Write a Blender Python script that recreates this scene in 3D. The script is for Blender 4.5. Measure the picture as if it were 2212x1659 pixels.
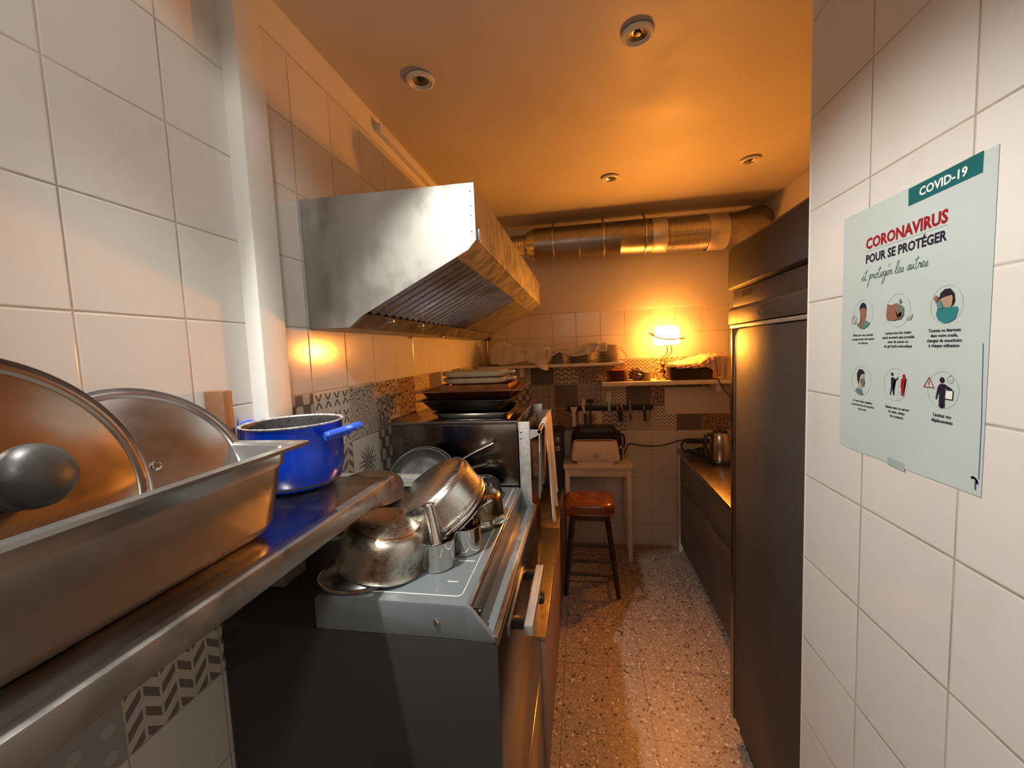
import bpy, bmesh, math, random
from mathutils import Vector, Matrix
from math import sin, cos, pi, radians, sqrt
random.seed(7)
for o in list(bpy.data.objects):
    bpy.data.objects.remove(o)
S = bpy.context.scene
C = S.collection
H = 1.69          # eye height: every height below is written relative to the eye

# ------------------------------------------------------------------ camera
cam_d = bpy.data.cameras.new('camera')
cam = bpy.data.objects.new('camera', cam_d); C.objects.link(cam)
yaw, pit, rol = radians(-9.731), radians(-4.632), radians(-2.343)
F = Vector((sin(yaw) * cos(pit), cos(yaw) * cos(pit), sin(pit)))
r0 = Vector((cos(yaw), -sin(yaw), 0)); u0 = r0.cross(F)
RR = r0 * cos(rol) + u0 * sin(rol); UU = u0 * cos(rol) - r0 * sin(rol)
cam.matrix_world = Matrix(((RR.x, UU.x, -F.x, 0), (RR.y, UU.y, -F.y, 0), (RR.z, UU.z, -F.z, H), (0, 0, 0, 1)))
cam_d.sensor_fit = 'HORIZONTAL'; cam_d.sensor_width = 36
cam_d.lens = 36 * 890.3 / 2212
cam_d.clip_start = 0.02
S.camera = cam

# ------------------------------------------------------------------ world, lights, exposure
W = bpy.data.worlds.new('world'); S.world = W; W.use_nodes = True
W.node_tree.nodes['Background'].inputs[0].default_value = (1, .9, .8, 1)
W.node_tree.nodes['Background'].inputs[1].default_value = 0.0
S.view_settings.view_transform = 'Standard'; S.view_settings.look = 'None'
S.view_settings.gamma = 1; S.view_settings.use_curve_mapping = False
S.view_settings.exposure = 0.0

def spot(name, loc, target, power, size, blend, col, rad=.03):
    l = bpy.data.lights.new(name, 'SPOT'); l.energy = power; l.spot_size = radians(size); l.spot_blend = blend
    l.color = col; l.shadow_soft_size = rad
    o = bpy.data.objects.new(name, l); C.objects.link(o)
    o.location = (loc[0], loc[1], loc[2] + H)
    d = Vector(target) - Vector(loc); o.rotation_euler = d.to_track_quat('-Z', 'Y').to_euler()
    return o
def area(name, loc, target, power, sx, sy, col):
    l = bpy.data.lights.new(name, 'AREA'); l.energy = power; l.shape = 'RECTANGLE'; l.size = sx; l.size_y = sy; l.color = col
    o = bpy.data.objects.new(name, l); C.objects.link(o)
    o.location = (loc[0], loc[1], loc[2] + H)
    d = Vector(target) - Vector(loc); o.rotation_euler = d.to_track_quat('-Z', 'Y').to_euler()
    return o
COOL = (1.0, .965, .895)
WARM = (1.0, .33, .035)
spot('downlight_beam', (-.66, .37, .97), (.25, 1.0, -.93), 112, 80, .5, COOL, .02)
spot('passage_light', (.34, -.78, 1.52), (-.78, .80, -.08), 82, 55, .7, COOL, .14)
area('passage_fill', (-.05, -1.5, .85), (-.15, .5, .25), 4.5, 1.1, 1.3, (1.0, .93, .84))  # added soft fill standing in for light bounced out of the passage

# ------------------------------------------------------------------ node helpers / materials
def mat(name):
    m = bpy.data.materials.new(name); m.use_nodes = True
    nt = m.node_tree; b = nt.nodes['Principled BSDF']
    return m, nt, b
def setv(b, **k):
    for n, v in k.items():
        b.inputs[n.replace('_', ' ')].default_value = v
def rgb(c): return (c[0], c[1], c[2], 1)
def noise(nt, scale, detail=3, vec=None, rough=.5, dist=0):
    n = nt.nodes.new('ShaderNodeTexNoise'); n.inputs['Scale'].default_value = scale
    n.inputs['Detail'].default_value = detail; n.inputs['Roughness'].default_value = rough; n.inputs['Distortion'].default_value = dist
    if vec: nt.links.new(vec, n.inputs['Vector'])
    return n
def ocoord(nt, scale=(1, 1, 1), kind='Object'):
    t = nt.nodes.new('ShaderNodeTexCoord'); mp = nt.nodes.new('ShaderNodeMapping')
    mp.inputs['Scale'].default_value = scale
    nt.links.new(t.outputs[kind], mp.inputs['Vector']); return mp.outputs['Vector']
def ramp(nt, fac, stops):
    r = nt.nodes.new('ShaderNodeValToRGB'); e = r.color_ramp.elements
    while len(e) < len(stops): e.new(.5)
    for i, (p, c) in enumerate(stops): e[i].position = p; e[i].color = rgb(c)
    nt.links.new(fac, r.inputs['Fac']); return r.outputs['Color']
def maprange(nt, fac, a, b, c, d):
    n = nt.nodes.new('ShaderNodeMapRange')
    for i, v in enumerate((a, b, c, d)): n.inputs[i + 1].default_value = v
    nt.links.new(fac, n.inputs[0]); return n.outputs[0]
def bump(nt, b, h, strength=.2, dist=.002):
    n = nt.nodes.new('ShaderNodeBump'); n.inputs['Strength'].default_value = strength; n.inputs['Distance'].default_value = dist
    nt.links.new(h, n.inputs['Height']); nt.links.new(n.outputs['Normal'], b.inputs['Normal'])
def plain(name, col, rough=.5, metal=0, var=.12, vscale=18, bmp=0, bscale=60, coat=0, spec=.5):
    m, nt, b = mat(name)
    setv(b, Roughness=rough, Metallic=metal); b.inputs['Coat Weight'].default_value = coat
    b.inputs['Specular IOR Level'].default_value = spec
    v = ocoord(nt)
    n = noise(nt, vscale, 4, v)
    c2 = tuple(min(1, x * (1 + var)) for x in col); c1 = tuple(x * (1 - var) for x in col)
    nt.links.new(ramp(nt, n.outputs['Fac'], [(.3, c1), (.7, c2)]), b.inputs['Base Color'])
    nt.links.new(maprange(nt, n.outputs['Fac'], .3, .7, rough * .85, min(1, rough * 1.15)), b.inputs['Roughness'])
    if bmp:
        n2 = noise(nt, bscale, 4, v); bump(nt, b, n2.outputs['Fac'], bmp, .003)
    return m
def steel(name, col, rough=.25, stretch=(1, 60, 1), var=.25, dirt=None, dirt_at=.62, wav=.0, metal=1.0):
    """brushed or polished metal with fine streaks and optional grime"""
    m, nt, b = mat(name); setv(b, Metallic=metal, Roughness=rough)
    v = ocoord(nt, stretch)
    n = noise(nt, 30, 5, v)
    v2 = ocoord(nt)
    n2 = noise(nt, 9, 5, v2, .6)
    c1 = tuple(x * (1 - var) for x in col)
    colr = ramp(nt, n2.outputs['Fac'], [(.35, c1), (.65, col)])
    if dirt:
        mx = nt.nodes.new('ShaderNodeMixRGB'); n3 = noise(nt, 14, 6, v2, .7)
        nt.links.new(maprange(nt, n3.outputs['Fac'], dirt_at - .06, dirt_at + .08, 0, 1), mx.inputs[0])
        nt.links.new(colr, mx.inputs[1]); mx.inputs[2].default_value = rgb(dirt); colr = mx.outputs[0]
    nt.links.new(colr, b.inputs['Base Color'])
    nt.links.new(maprange(nt, n.outputs['Fac'], .3, .7, rough * .7, rough * 1.4), b.inputs['Roughness'])
    if wav:
        n4 = noise(nt, 4, 2, v2); bump(nt, b, n4.outputs['Fac'], wav, .02)
    return m

M = {}
M['shelf_steel'] = steel('shelf_steel', (.34, .31, .29), .24, (.5, .5, .5), .10)
M['pan_steel'] = steel('pan_steel', (.37, .365, .355), .17, (1, 20, 30), .12, metal=.78)
M['lid_steel'] = steel('lid_steel', (.44, .42, .42), .27, (.3, .3, .3), .06)
M['lid_bronze'] = steel('lid_bronze', (.31, .265, .235), .24, (.3, .3, .3), .08)
M['dull_steel'] = steel('dull_steel', (.27, .26, .245), .36, (1, 1, 1), .08, metal=.8)
M['bright'] = steel('bright', (.68, .66, .63), .07, (1, 1, 1), .1)
M['bright_hazy'] = steel('bright_hazy', (.74, .71, .67), .24, (3, 3, 40), .25, (.22, .17, .13), .66)
M['alu'] = steel('alu', (.66, .62, .55), .3, (3, 3, 30), .35, (.18, .13, .08), .6)
M['alu_base'] = steel('alu_base', (.36, .31, .25), .42, (4, 4, 4), .3, (.30, .19, .09), .6)
M['dark_pan'] = steel('dark_pan', (.024, .023, .022), .6, (.5, .5, .5), .2, metal=0)
M['brown_pot'] = steel('brown_pot', (.30, .23, .15), .22, (4, 4, 20), .4, (.1, .06, .03), .55)
M['rusty'] = steel('rusty', (.16, .10, .07), .38, (4, 4, 4), .4, (.32, .13, .04), .6, metal=.7)
M['hood_steel'] = steel('hood_steel', (.38, .372, .34), .44, (.6, .6, .4), .06, metal=.85)
M['appliance'] = steel('appliance', (.30, .28, .26), .2, (1, 60, 60), .15)
M['oven_side'] = steel('oven_side', (.17, .155, .14), .13, (60, 1, 1), .25, None, .6, .06)
M['galvanised'] = steel('galvanised', (.62, .63, .6), .4, (8, 8, 8), .2, metal=.75)
M['base_steel'] = steel('base_steel', (.46, .40, .33), .32, (60, 1, 60), .25, (.22, .13, .06), .62)
M['fridge'] = steel('fridge', (.105, .092, .08), .58, (.05, .05, .05), .04, metal=.6)
M['fridge_dark'] = plain('fridge_dark', (.045, .038, .034), .35)
M['duct_metal'] = steel('duct_metal', (.42, .39, .34), .33, (8, 8, 8), .2)
M['foil'] = steel('foil', (.75, .72, .66), .2, (30, 30, 30), .15)
M['tape_foil'] = steel('tape_foil', (.78, .74, .66), .38, (20, 20, 20), .12, metal=.75)
M['brass'] = steel('brass', (.62, .36, .10), .2, (1, 1, 1), .2)
M['blade'] = steel('blade', (.5, .48, .45), .25, (1, 1, 40), .2)
M['hob_enamel'] = plain('hob_enamel', (.145, .17, .18), .33, 0, .06, 10, .04, 260, .15)
M['mark_white'] = plain('mark_white', (.75, .75, .72), .5)
M['black'] = plain('black', (.016, .015, .014), .38)
M['black_gloss'] = plain('black_gloss', (.010, .009, .009), .3)
M['rubber'] = plain('rubber', (.022, .021, .021), .45, 0, .2, 40, .05, 200)
M['stove_side'] = plain('stove_side', (.045, .044, .042), .3, .2, .06, 3)
M['blue'] = plain('blue', (.002, .042, .52), .24, 0, .08, 10, 0, 60, .3)
M['blue_plastic'] = plain('blue_plastic', (.03, .10, .62), .32)
M['nonstick'] = plain('nonstick', (.05, .05, .052), .5, 0, .4, 160, .06, 300)
M['crust'] = plain('crust', (.45, .43, .41), .5, .3, .5, 120)
M['white_paint'] = plain('white_paint', (.74, .73, .68), .45, 0, .04, 6)
M['plaster'] = plain('plaster', (.72, .70, .66), .75, 0, .05, 3, .25, 7)
M['ceiling_paint'] = plain('ceiling_paint', (.56, .53, .49), .58, 0, .04, 3, .18, 5)
M['grout_grey'] = plain('grout_grey', (.4, .37, .33), .8)
M['wood_brown'] = plain('wood_brown', (.20, .09, .045), .45, 0, .3, 14)
M['wood_dark'] = plain('wood_dark', (.05, .028, .016), .4, 0, .3, 14)
M['wood_pink'] = plain('wood_pink', (.34, .22, .17), .5, 0, .2, 10)
M['leather'] = plain('leather', (.17, .048, .016), .2, 0, .2, 22, .08, 120, .3)
M['towel'] = plain('towel', (.62, .52, .44), .9, 0, .12, 30, .4, 240)
M['linen'] = plain('linen', (.66, .62, .55), .9, 0, .08, 20, .25, 260)
M['linen_red'] = plain('linen_red', (.72, .52, .40), .9, 0, .12, 20, .25, 200)
M['china'] = plain('china', (.55, .52, .47), .2, 0, .05, 10)
M['china_red'] = plain('china_red', (.30, .10, .06), .25, 0, .15, 10)
M['beige'] = plain('beige', (.36, .265, .15), .5, 0, .12, 20)
M['tray_brown'] = plain('tray_brown', (.10, .026, .016), .34, .1, .25, 14)
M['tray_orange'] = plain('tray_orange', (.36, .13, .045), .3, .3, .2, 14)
M['tray_black'] = plain('tray_black', (.03, .024, .022), .35, .3, .3, 14)
M['laminate'] = plain('laminate', (.74, .69, .62), .5, 0, .06, 6)
M['cream_plastic'] = plain('cream_plastic', (.70, .63, .54), .35, 0, .03, 6)
M['cabinet'] = plain('cabinet', (.085, .07, .055), .42, .2, .15, 6)
M['counter_top'] = steel('counter_top', (.42, .36, .28), .28, (60, 1, 60), .25)
M['paper'] = plain('paper', (.76, .71, .64), .6, 0, .03, 6)
M['poster'] = plain('poster', (.50, .585, .565), .4, 0, .04, 5)
M['teal'] = plain('teal', (.0, .12, .135), .45, 0, .05)
M['teal_light'] = plain('teal_light', (.02, .19, .21), .45, 0, .05)
M['teal_grey'] = plain('teal_grey', (.10, .22, .22), .45, 0, .05)
M['green_grey'] = plain('green_grey', (.13, .17, .14), .45, 0, .05)
M['ink'] = plain('ink', (.012, .011, .028), .5, 0, .05)
M['ink_red'] = plain('ink_red', (.32, .008, .02), .45, 0, .05)
M['ink_green'] = plain('ink_green', (.05, .13, .14), .5, 0, .05)
M['ink_blue'] = plain('ink_blue', (.05, .10, .22), .5, 0, .05)
M['ink_grey'] = plain('ink_grey', (.32, .35, .33), .5, 0, .05)
M['ink_white'] = plain('ink_white', (.78, .82, .76), .5, 0, .03)
M['skin_a'] = plain('skin_a', (.27, .12, .075), .5, 0, .05)
M['skin_b'] = plain('skin_b', (.40, .27, .18), .5, 0, .05)
M['skin_c'] = plain('skin_c', (.48, .36, .27), .5, 0, .05)
M['tape'] = plain('tape', (.36, .43, .45), .3, 0, .05)
M['glass_plate'] = plain('glass_plate', (.55, .42, .25), .08, 0, .1)
M['plastic_bag'] = plain('plastic_bag', (.16, .11, .08), .22, 0, .5, 20, .5, 40)

def lamp_glass():
    m, nt, b = mat('lamp_glass')
    setv(b, Roughness=.3); b.inputs['Base Color'].default_value = (.9, .8, .6, 1)
    b.inputs['Emission Color'].default_value = (1.0, .34, .05, 1); b.inputs['Emission Strength'].default_value = 46
    return m
M['lamp_glass'] = lamp_glass()

def terrazzo():
    m, nt, b = mat('terrazzo'); setv(b, Roughness=.4)
    v = ocoord(nt)
    n = noise(nt, 60, 4, v)
    basec = ramp(nt, n.outputs['Fac'], [(.3, (.24, .18, .145)), (.7, (.42, .33, .27))])
    col = basec
    for sc, thr, seed in ((55, .34, 0), (95, .30, 7)):
        mp = nt.nodes.new('ShaderNodeMapping'); mp.inputs['Location'].default_value = (seed, seed * .7, seed)
        mp.inputs['Rotation'].default_value = (0, 0, .5 + seed)
        nt.links.new(v, mp.inputs['Vector'])
        d = noise(nt, 30, 2, mp.outputs[0])
        ad = nt.nodes.new('ShaderNodeMixRGB'); ad.blend_type = 'ADD'; ad.inputs[0].default_value = .02
        nt.links.new(mp.outputs[0], ad.inputs[1]); nt.links.new(d.outputs['Color'], ad.inputs[2])
        vo = nt.nodes.new('ShaderNodeTexVoronoi'); vo.inputs['Scale'].default_value = sc
        nt.links.new(ad.outputs[0], vo.inputs['Vector'])
        sep = nt.nodes.new('ShaderNodeSeparateColor'); nt.links.new(vo.outputs['Color'], sep.inputs[0])
        sz = maprange(nt, sep.outputs[1], 0, 1, .1, thr + .12)
        lt = nt.nodes.new('ShaderNodeMath'); lt.operation = 'LESS_THAN'
        nt.links.new(vo.outputs['Distance'], lt.inputs[0]); nt.links.new(sz, lt.inputs[1])
        chip = ramp(nt, sep.outputs[0], [(.0, (.035, .024, .018)), (.30, (.06, .035, .025)), (.34, (.30, .21, .16)), (.7, (.42, .32, .26)), (.8, (.62, .55, .48)), (1, (.72, .66, .6))])
        mx = nt.nodes.new('ShaderNodeMixRGB'); nt.links.new(lt.outputs[0], mx.inputs[0])
        nt.links.new(col, mx.inputs[1]); nt.links.new(chip, mx.inputs[2]); col = mx.outputs[0]
    br = nt.nodes.new('ShaderNodeTexBrick'); br.offset = 0; br.inputs['Scale'].default_value = 1
    br.inputs['Brick Width'].default_value = .4; br.inputs['Row Height'].default_value = .4
    br.inputs['Mortar Size'].default_value = .0016; br.inputs['Mortar Smooth'].default_value = 0
    nt.links.new(v, br.inputs['Vector'])
    mx = nt.nodes.new('ShaderNodeMixRGB'); nt.links.new(br.outputs['Fac'], mx.inputs[0])
    nt.links.new(col, mx.inputs[1]); mx.inputs[2].default_value = (.10, .07, .05, 1)
    nt.links.new(mx.outputs[0], b.inputs['Base Color'])
    return m
M['terrazzo'] = terrazzo()

def tile_material():
    """glazed wall tiles; every tile carries its pattern number, ground and ink colours as mesh attributes"""
    m, nt, b = mat('wall_tiles'); L = nt.links.new
    b.inputs['Specular IOR Level'].default_value = .36
    def mth(op, a, c=None, d=None):
        n = nt.nodes.new('ShaderNodeMath'); n.operation = op
        for i, x in enumerate((a, c, d)):
            if x is None: continue
            if isinstance(x, (int, float)): n.inputs[i].default_value = x
            else: L(x, n.inputs[i])
        return n.outputs[0]
    uv = nt.nodes.new('ShaderNodeUVMap'); uv.uv_map = 'tile'
    sp = nt.nodes.new('ShaderNodeSeparateXYZ'); L(uv.outputs[0], sp.inputs[0]); u, v = sp.outputs[0], sp.outputs[1]
    def attr(n):
        a = nt.nodes.new('ShaderNodeAttribute'); a.attribute_name = n; return a
    pat = attr('pat').outputs['Fac']; basec = attr('ground').outputs['Color']; inkc = attr('ink').outputs['Color']
    sq = lambda x: mth('MULTIPLY', x, x)
    cell = lambda x, k: mth('SUBTRACT', mth('FRACT', mth('MULTIPLY', x, k)), .5)
    ab = lambda x: mth('ABSOLUTE', x)
    masks = []
    # 1 ovals in a lattice
    cs = lambda x, k: mth('COSINE', mth('MULTIPLY', x, 2 * pi * k))
    masks.append(mth('GREATER_THAN', mth('ADD', cs(mth('ADD', u, mth('MULTIPLY', v, .7)), 3), cs(mth('SUBTRACT', u, mth('MULTIPLY', v, .7)), 3)), -.15))
    # 2 little crosses
    p, q = cell(u, 4), cell(v, 3)
    arm = mth('LESS_THAN', ab(mth('SUBTRACT', ab(p), mth('MULTIPLY', ab(q), .8))), .07)
    big = mth('MAXIMUM', ab(p), ab(q))
    masks.append(mth('MULTIPLY', arm, mth('MULTIPLY', mth('LESS_THAN', big, .36), mth('GREATER_THAN', big, .06))))
    # 3 chevron leaves
    zz = mth('FRACT', mth('ADD', mth('MULTIPLY', v, 5), mth('MULTIPLY', ab(cell(u, 3)), 1.5)))
    masks.append(mth('MULTIPLY', mth('LESS_THAN', ab(mth('SUBTRACT', zz, .5)), .24), mth('LESS_THAN', ab(cell(u, 6)), .42)))
    # 4 scrolls
    w = noise(nt, 5, 1, uv.outputs[0]); f4 = mth('FRACT', mth('MULTIPLY', w.outputs['Fac'], 9))
    masks.append(mth('LESS_THAN', f4, .2))
    # 5 rosette
    pu, pv = mth('SUBTRACT', u, .5), mth('SUBTRACT', v, .5)
    rr = mth('SQRT', mth('ADD', sq(pu), sq(pv))); th = mth('ARCTAN2', pv, pu)
    masks.append(mth('MULTIPLY', mth('LESS_THAN', rr, mth('ADD', .26, mth('MULTIPLY', .12, mth('COSINE', mth('MULTIPLY', th, 8))))), mth('GREATER_THAN', ab(mth('SINE', mth('MULTIPLY', th, 4))), .35)))
    # 6 dots
    p, q = cell(u, 4), cell(v, 4)
    masks.append(mth('LESS_THAN', mth('ADD', sq(p), sq(q)), .05))
    # 7 waves
    masks.append(mth('LESS_THAN', mth('FRACT', mth('ADD', mth('MULTIPLY', v, 7), mth('MULTIPLY', .3, mth('SINE', mth('MULTIPLY', u, 38))))), .32))
    # 8 mottled
    w = noise(nt, 14, 4, uv.outputs[0]); masks.append(mth('GREATER_THAN', w.outputs['Fac'], .52))
    tot = None
    for i, k in enumerate(masks):
        s = mth('MULTIPLY', k, mth('COMPARE', pat, i + 1, .4)); tot = s if tot is None else mth('ADD', tot, s)
    mx = nt.nodes.new('ShaderNodeMixRGB'); L(tot, mx.inputs[0]); L(basec, mx.inputs[1]); L(inkc, mx.inputs[2])
    e = mth('MINIMUM', mth('MINIMUM', u, mth('SUBTRACT', 1, u)), mth('MINIMUM', v, mth('SUBTRACT', 1, v)))
    ns = noise(nt, 30, 3, ocoord(nt)); e2 = mth('ADD', e, mth('MULTIPLY', mth('SUBTRACT', ns.outputs['Fac'], .5), .006))
    g = mth('LESS_THAN', e2, .0085)
    gr = noise(nt, 7, 4, ocoord(nt)); gcol = ramp(nt, gr.outputs['Fac'], [(.35, (.34, .29, .24)), (.7, (.58, .53, .46))])
    mx2 = nt.nodes.new('ShaderNodeMixRGB'); L(g, mx2.inputs[0]); L(mx.outputs[0], mx2.inputs[1]); L(gcol, mx2.inputs[2])
    # faint smudges
    sm = noise(nt, 5, 5, ocoord(nt), .65); mx3 = nt.nodes.new('ShaderNodeMixRGB'); mx3.blend_type = 'MULTIPLY'
    L(maprange(nt, sm.outputs['Fac'], .55, .75, 0, .35), mx3.inputs[0]); L(mx2.outputs[0], mx3.inputs[1]); mx3.inputs[2].default_value = (.8, .74, .68, 1)
    L(mx3.outputs[0], b.inputs['Base Color'])
    L(maprange(nt, g, 0, 1, .13, .7), b.inputs['Roughness'])
    wv = noise(nt, 6, 1, ocoord(nt))
    hgt = mth('ADD', maprange(nt, e2, .0, .018, 0, 1), mth('MULTIPLY', wv.outputs['Fac'], .5))
    bump(nt, b, hgt, .5, .0016)
    return m
M['tiles'] = tile_material()

# ------------------------------------------------------------------ mesh helpers
def frame(n, up=(0, 0, 1)):
    n = Vector(n).normalized(); up = Vector(up)
    if abs(n.dot(up)) > .98: up = Vector((0, 1, 0))
    a = up.cross(n).normalized(); b = n.cross(a)
    return Matrix((a, b, n)).transposed()      # columns a,b,n
class MB:
    def __init__(s): s.bm = bmesh.new()
    def box(s, x0, x1, y0, y1, z0, z1, bev=0, seg=2, mtx=None):
        r = bmesh.ops.create_cube(s.bm, size=1)
        vs = r['verts']
        for v in vs:
            v.co = Vector((x0 + (v.co.x + .5) * (x1 - x0), y0 + (v.co.y + .5) * (y1 - y0), z0 + (v.co.z + .5) * (z1 - z0)))
        if bev:
            es = list({e for v in vs for e in v.link_edges})
            r2 = bmesh.ops.bevel(s.bm, geom=es, offset=bev, segments=seg, affect='EDGES', profile=.5)
            vs = list({v for f in r2['faces'] for v in f.verts} | {v for v in vs if v.is_valid})
        if mtx is not None:
            for v in vs: v.co = mtx @ v.co
        return s
    def prism(s, poly, axis, a, b, bev=0):
        """poly = 2-D outline in the two other axes (in x,y,z order), extruded along axis"""
        def mk(p, t):
            if axis == 'y': return Vector((p[0], t, p[1]))
            if axis == 'x': return Vector((t, p[0], p[1]))
            return Vector((p[0], p[1], t))
        A = [s.bm.verts.new(mk(p, a)) for p in poly]; B = [s.bm.verts.new(mk(p, b)) for p in poly]
        n = len(poly); fs = [s.bm.faces.new(A), s.bm.faces.new(B[::-1])]
        for i in range(n): fs.append(s.bm.faces.new((A[i], B[i], B[(i + 1) % n], A[(i + 1) % n])))
        bmesh.ops.recalc_face_normals(s.bm, faces=fs)
        if bev:
            es = list({e for f in fs for e in f.edges})
            bmesh.ops.bevel(s.bm, geom=es, offset=bev, segments=2, affect='EDGES', profile=.5)
        return s
    def lathe(s, prof, c=(0, 0, 0), n=(0, 0, 1), seg=48, closed=False, fn=None):
        R = frame(n); c = Vector(c); rings = []
        for (r, h) in prof:
            ring = []
            if r < 1e-6: ring = [s.bm.verts.new(c + R @ Vector((0, 0, h)))] * seg
            else:
                for k in range(seg):
                    t = 2 * pi * k / seg; q = r if fn is None else r * fn(t, h)
                    ring.append(s.bm.verts.new(c + R @ Vector((q * cos(t), q * sin(t), h))))
            rings.append(ring)
        pairs = list(zip(rings, rings[1:])) + ([(rings[-1], rings[0])] if closed else [])
        fs = []
        for A, B in pairs:
            for k in range(seg):
                k2 = (k + 1) % seg; vs = []
                for v in (A[k], A[k2], B[k2], B[k]):
                    if v not in vs: vs.append(v)
                if len(vs) > 2:
                    try: fs.append(s.bm.faces.new(vs))
                    except ValueError: pass
        bmesh.ops.recalc_face_normals(s.bm, faces=fs)
        return s
    def cyl(s, p0, p1, r0, r1=None, seg=24):
        p0, p1 = Vector(p0), Vector(p1); r1 = r0 if r1 is None else r1; h = (p1 - p0).length
        return s.lathe([(0, 0), (r0, 0), (r1, h), (0, h)], p0, p1 - p0, seg)
    def ball(s, c, r, seg=20, sc=(1, 1, 1)):
        pr = [(r * sin(pi * k / 12), -r * cos(pi * k / 12)) for k in range(13)]; pr[0] = (0, -r); pr[-1] = (0, r)
        old = set(s.bm.verts); s.lathe(pr, (0, 0, 0), (0, 0, 1), seg)
        for v in s.bm.verts:
            if v not in old: v.co = Vector((v.co.x * sc[0], v.co.y * sc[1], v.co.z * sc[2])) + Vector(c)
        return s
    def tube(s, pts, r, seg=12, smooth=0, flat=None, caps=True):
        P = [Vector(p) for p in pts]
        if smooth: P = catmull(P, smooth)
        N = len(P); rs = r if isinstance(r, (list, tuple)) else [r] * N
        if len(rs) != N: rs = [rs[min(len(rs) - 1, int(i * len(rs) / N))] for i in range(N)]
        up = Vector((0, 0, 1)); rings = []; prev = None
        for i in range(N):
            t = (P[min(i + 1, N - 1)] - P[max(i - 1, 0)]).normalized()
            a = (prev - t * prev.dot(t)) if prev else (up.cross(t) if abs(t.dot(up)) < .95 else Vector((1, 0, 0)).cross(t))
            a.normalize(); b = t.cross(a); prev = a; ring = []
            for k in range(seg):
                th = 2 * pi * k / seg; q = a * cos(th) * rs[i] * (flat[0] if flat else 1) + b * sin(th) * rs[i] * (flat[1] if flat else 1)
                ring.append(s.bm.verts.new(P[i] + q))
            rings.append(ring)
        fs = []
        for A, B in zip(rings, rings[1:]):
            for k in range(seg): fs.append(s.bm.faces.new((A[k], A[(k + 1) % seg], B[(k + 1) % seg], B[k])))
        if caps:
            fs.append(s.bm.faces.new(rings[0][::-1])); fs.append(s.bm.faces.new(rings[-1]))
        bmesh.ops.recalc_face_normals(s.bm, faces=fs)
        return s
    def grid(s, rows, thick=0):
        V = [[s.bm.verts.new(Vector(p)) for p in row] for row in rows]; fs = []
        for A, B in zip(V, V[1:]):
            for k in range(len(A) - 1): fs.append(s.bm.faces.new((A[k], A[k + 1], B[k + 1], B[k])))
        if thick:
            for f in fs: f.normal_update()
            nv = {}
            for row in V:
                for v in row:
                    n = Vector((0, 0, 0))
                    for f in v.link_faces: n += f.normal * f.calc_area()
                    nv[v] = s.bm.verts.new(v.co - (n.normalized() if n.length > 1e-12 else Vector((0, 0, 1))) * thick)
            for f in fs: s.bm.faces.new([nv[v] for v in f.verts][::-1])
            rim = V[0] + [r[-1] for r in V[1:]] + V[-1][-2::-1] + [r[0] for r in V[-2:0:-1]]
            for a, b in zip(rim, rim[1:] + rim[:1]): s.bm.faces.new((b, a, nv[a], nv[b]))
            bmesh.ops.recalc_face_normals(s.bm, faces=s.bm.faces[:])
        return s
    def loft(s, loops, cap0=True, cap1=True):
        V = [[s.bm.verts.new(Vector(p)) for p in lp] for lp in loops]; fs = []; n = len(V[0])
        for A, B in zip(V, V[1:]):
            for k in range(n): fs.append(s.bm.faces.new((A[k], A[(k + 1) % n], B[(k + 1) % n], B[k])))
        if cap0: fs.append(s.bm.faces.new(V[0][::-1]))
        if cap1: fs.append(s.bm.faces.new(V[-1]))
        bmesh.ops.recalc_face_normals(s.bm, faces=fs)
        return s
    def xform(s, mtx):
        for v in s.bm.verts: v.co = mtx @ v.co
        return s
def catmull(P, k):
    out = []
    for i in range(len(P) - 1):
        p0 = P[max(i - 1, 0)]; p1 = P[i]; p2 = P[i + 1]; p3 = P[min(i + 2, len(P) - 1)]
        for j in range(k):
            t = j / k
            out.append(.5 * ((2 * p1) + (p2 - p0) * t + (2 * p0 - 5 * p1 + 4 * p2 - p3) * t * t + (3 * p1 - p0 - 3 * p2 + p3) * t ** 3))
    out.append(P[-1]); return out
def rrect(x0, x1, y0, y1, r, z, seg=6):
    pts = []
    for cx, cy, a in ((x1 - r, y1 - r, 0), (x0 + r, y1 - r, 90), (x0 + r, y0 + r, 180), (x1 - r, y0 + r, 270)):
        for k in range(seg + 1):
            t = radians(a + 90 * k / seg); pts.append((cx + r * cos(t), cy + r * sin(t), z))
    return pts

def wloc(o):
    v = Vector(o.location)
    while o.parent: o = o.parent; v += Vector(o.location)
    return v
def obj(name, mb, m, parent=None, angle=35, loc=None):
    """links one mesh object; geometry is written in eye-relative room coordinates"""
    me = bpy.data.meshes.new(name)
    for v in mb.bm.verts: v.co.z += H
    if parent is not None: off = wloc(parent)
    elif loc is not None: off = Vector((loc[0], loc[1], loc[2] + H))
    else:
        xs = [v.co for v in mb.bm.verts]
        off = Vector(((min(c.x for c in xs) + max(c.x for c in xs)) / 2, (min(c.y for c in xs) + max(c.y for c in xs)) / 2, min(c.z for c in xs)))
    for v in mb.bm.verts: v.co -= off
    mb.bm.to_mesh(me); mb.bm.free()
    for p in me.polygons: p.use_smooth = True
    me.set_sharp_from_angle(angle=radians(angle))
    me.materials.append(M[m] if isinstance(m, str) else m)
    o = bpy.data.objects.new(name, me); C.objects.link(o)
    if parent is not None: o.parent = parent; o.location = (0, 0, 0)
    else: o.location = off
    return o
def thing(name, label, cat, loc, group=None):
    o = bpy.data.objects.new(name, None); C.objects.link(o); o.empty_display_size = .05
    o.location = (loc[0], loc[1], loc[2] + H); return tag(o, label, cat, group)
def tag(o, label, cat, group=None):
    o['label'] = label; o['category'] = cat
    if group: o['group'] = group
    return o
def struct(o): o['kind'] = 'structure'; return o
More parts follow.
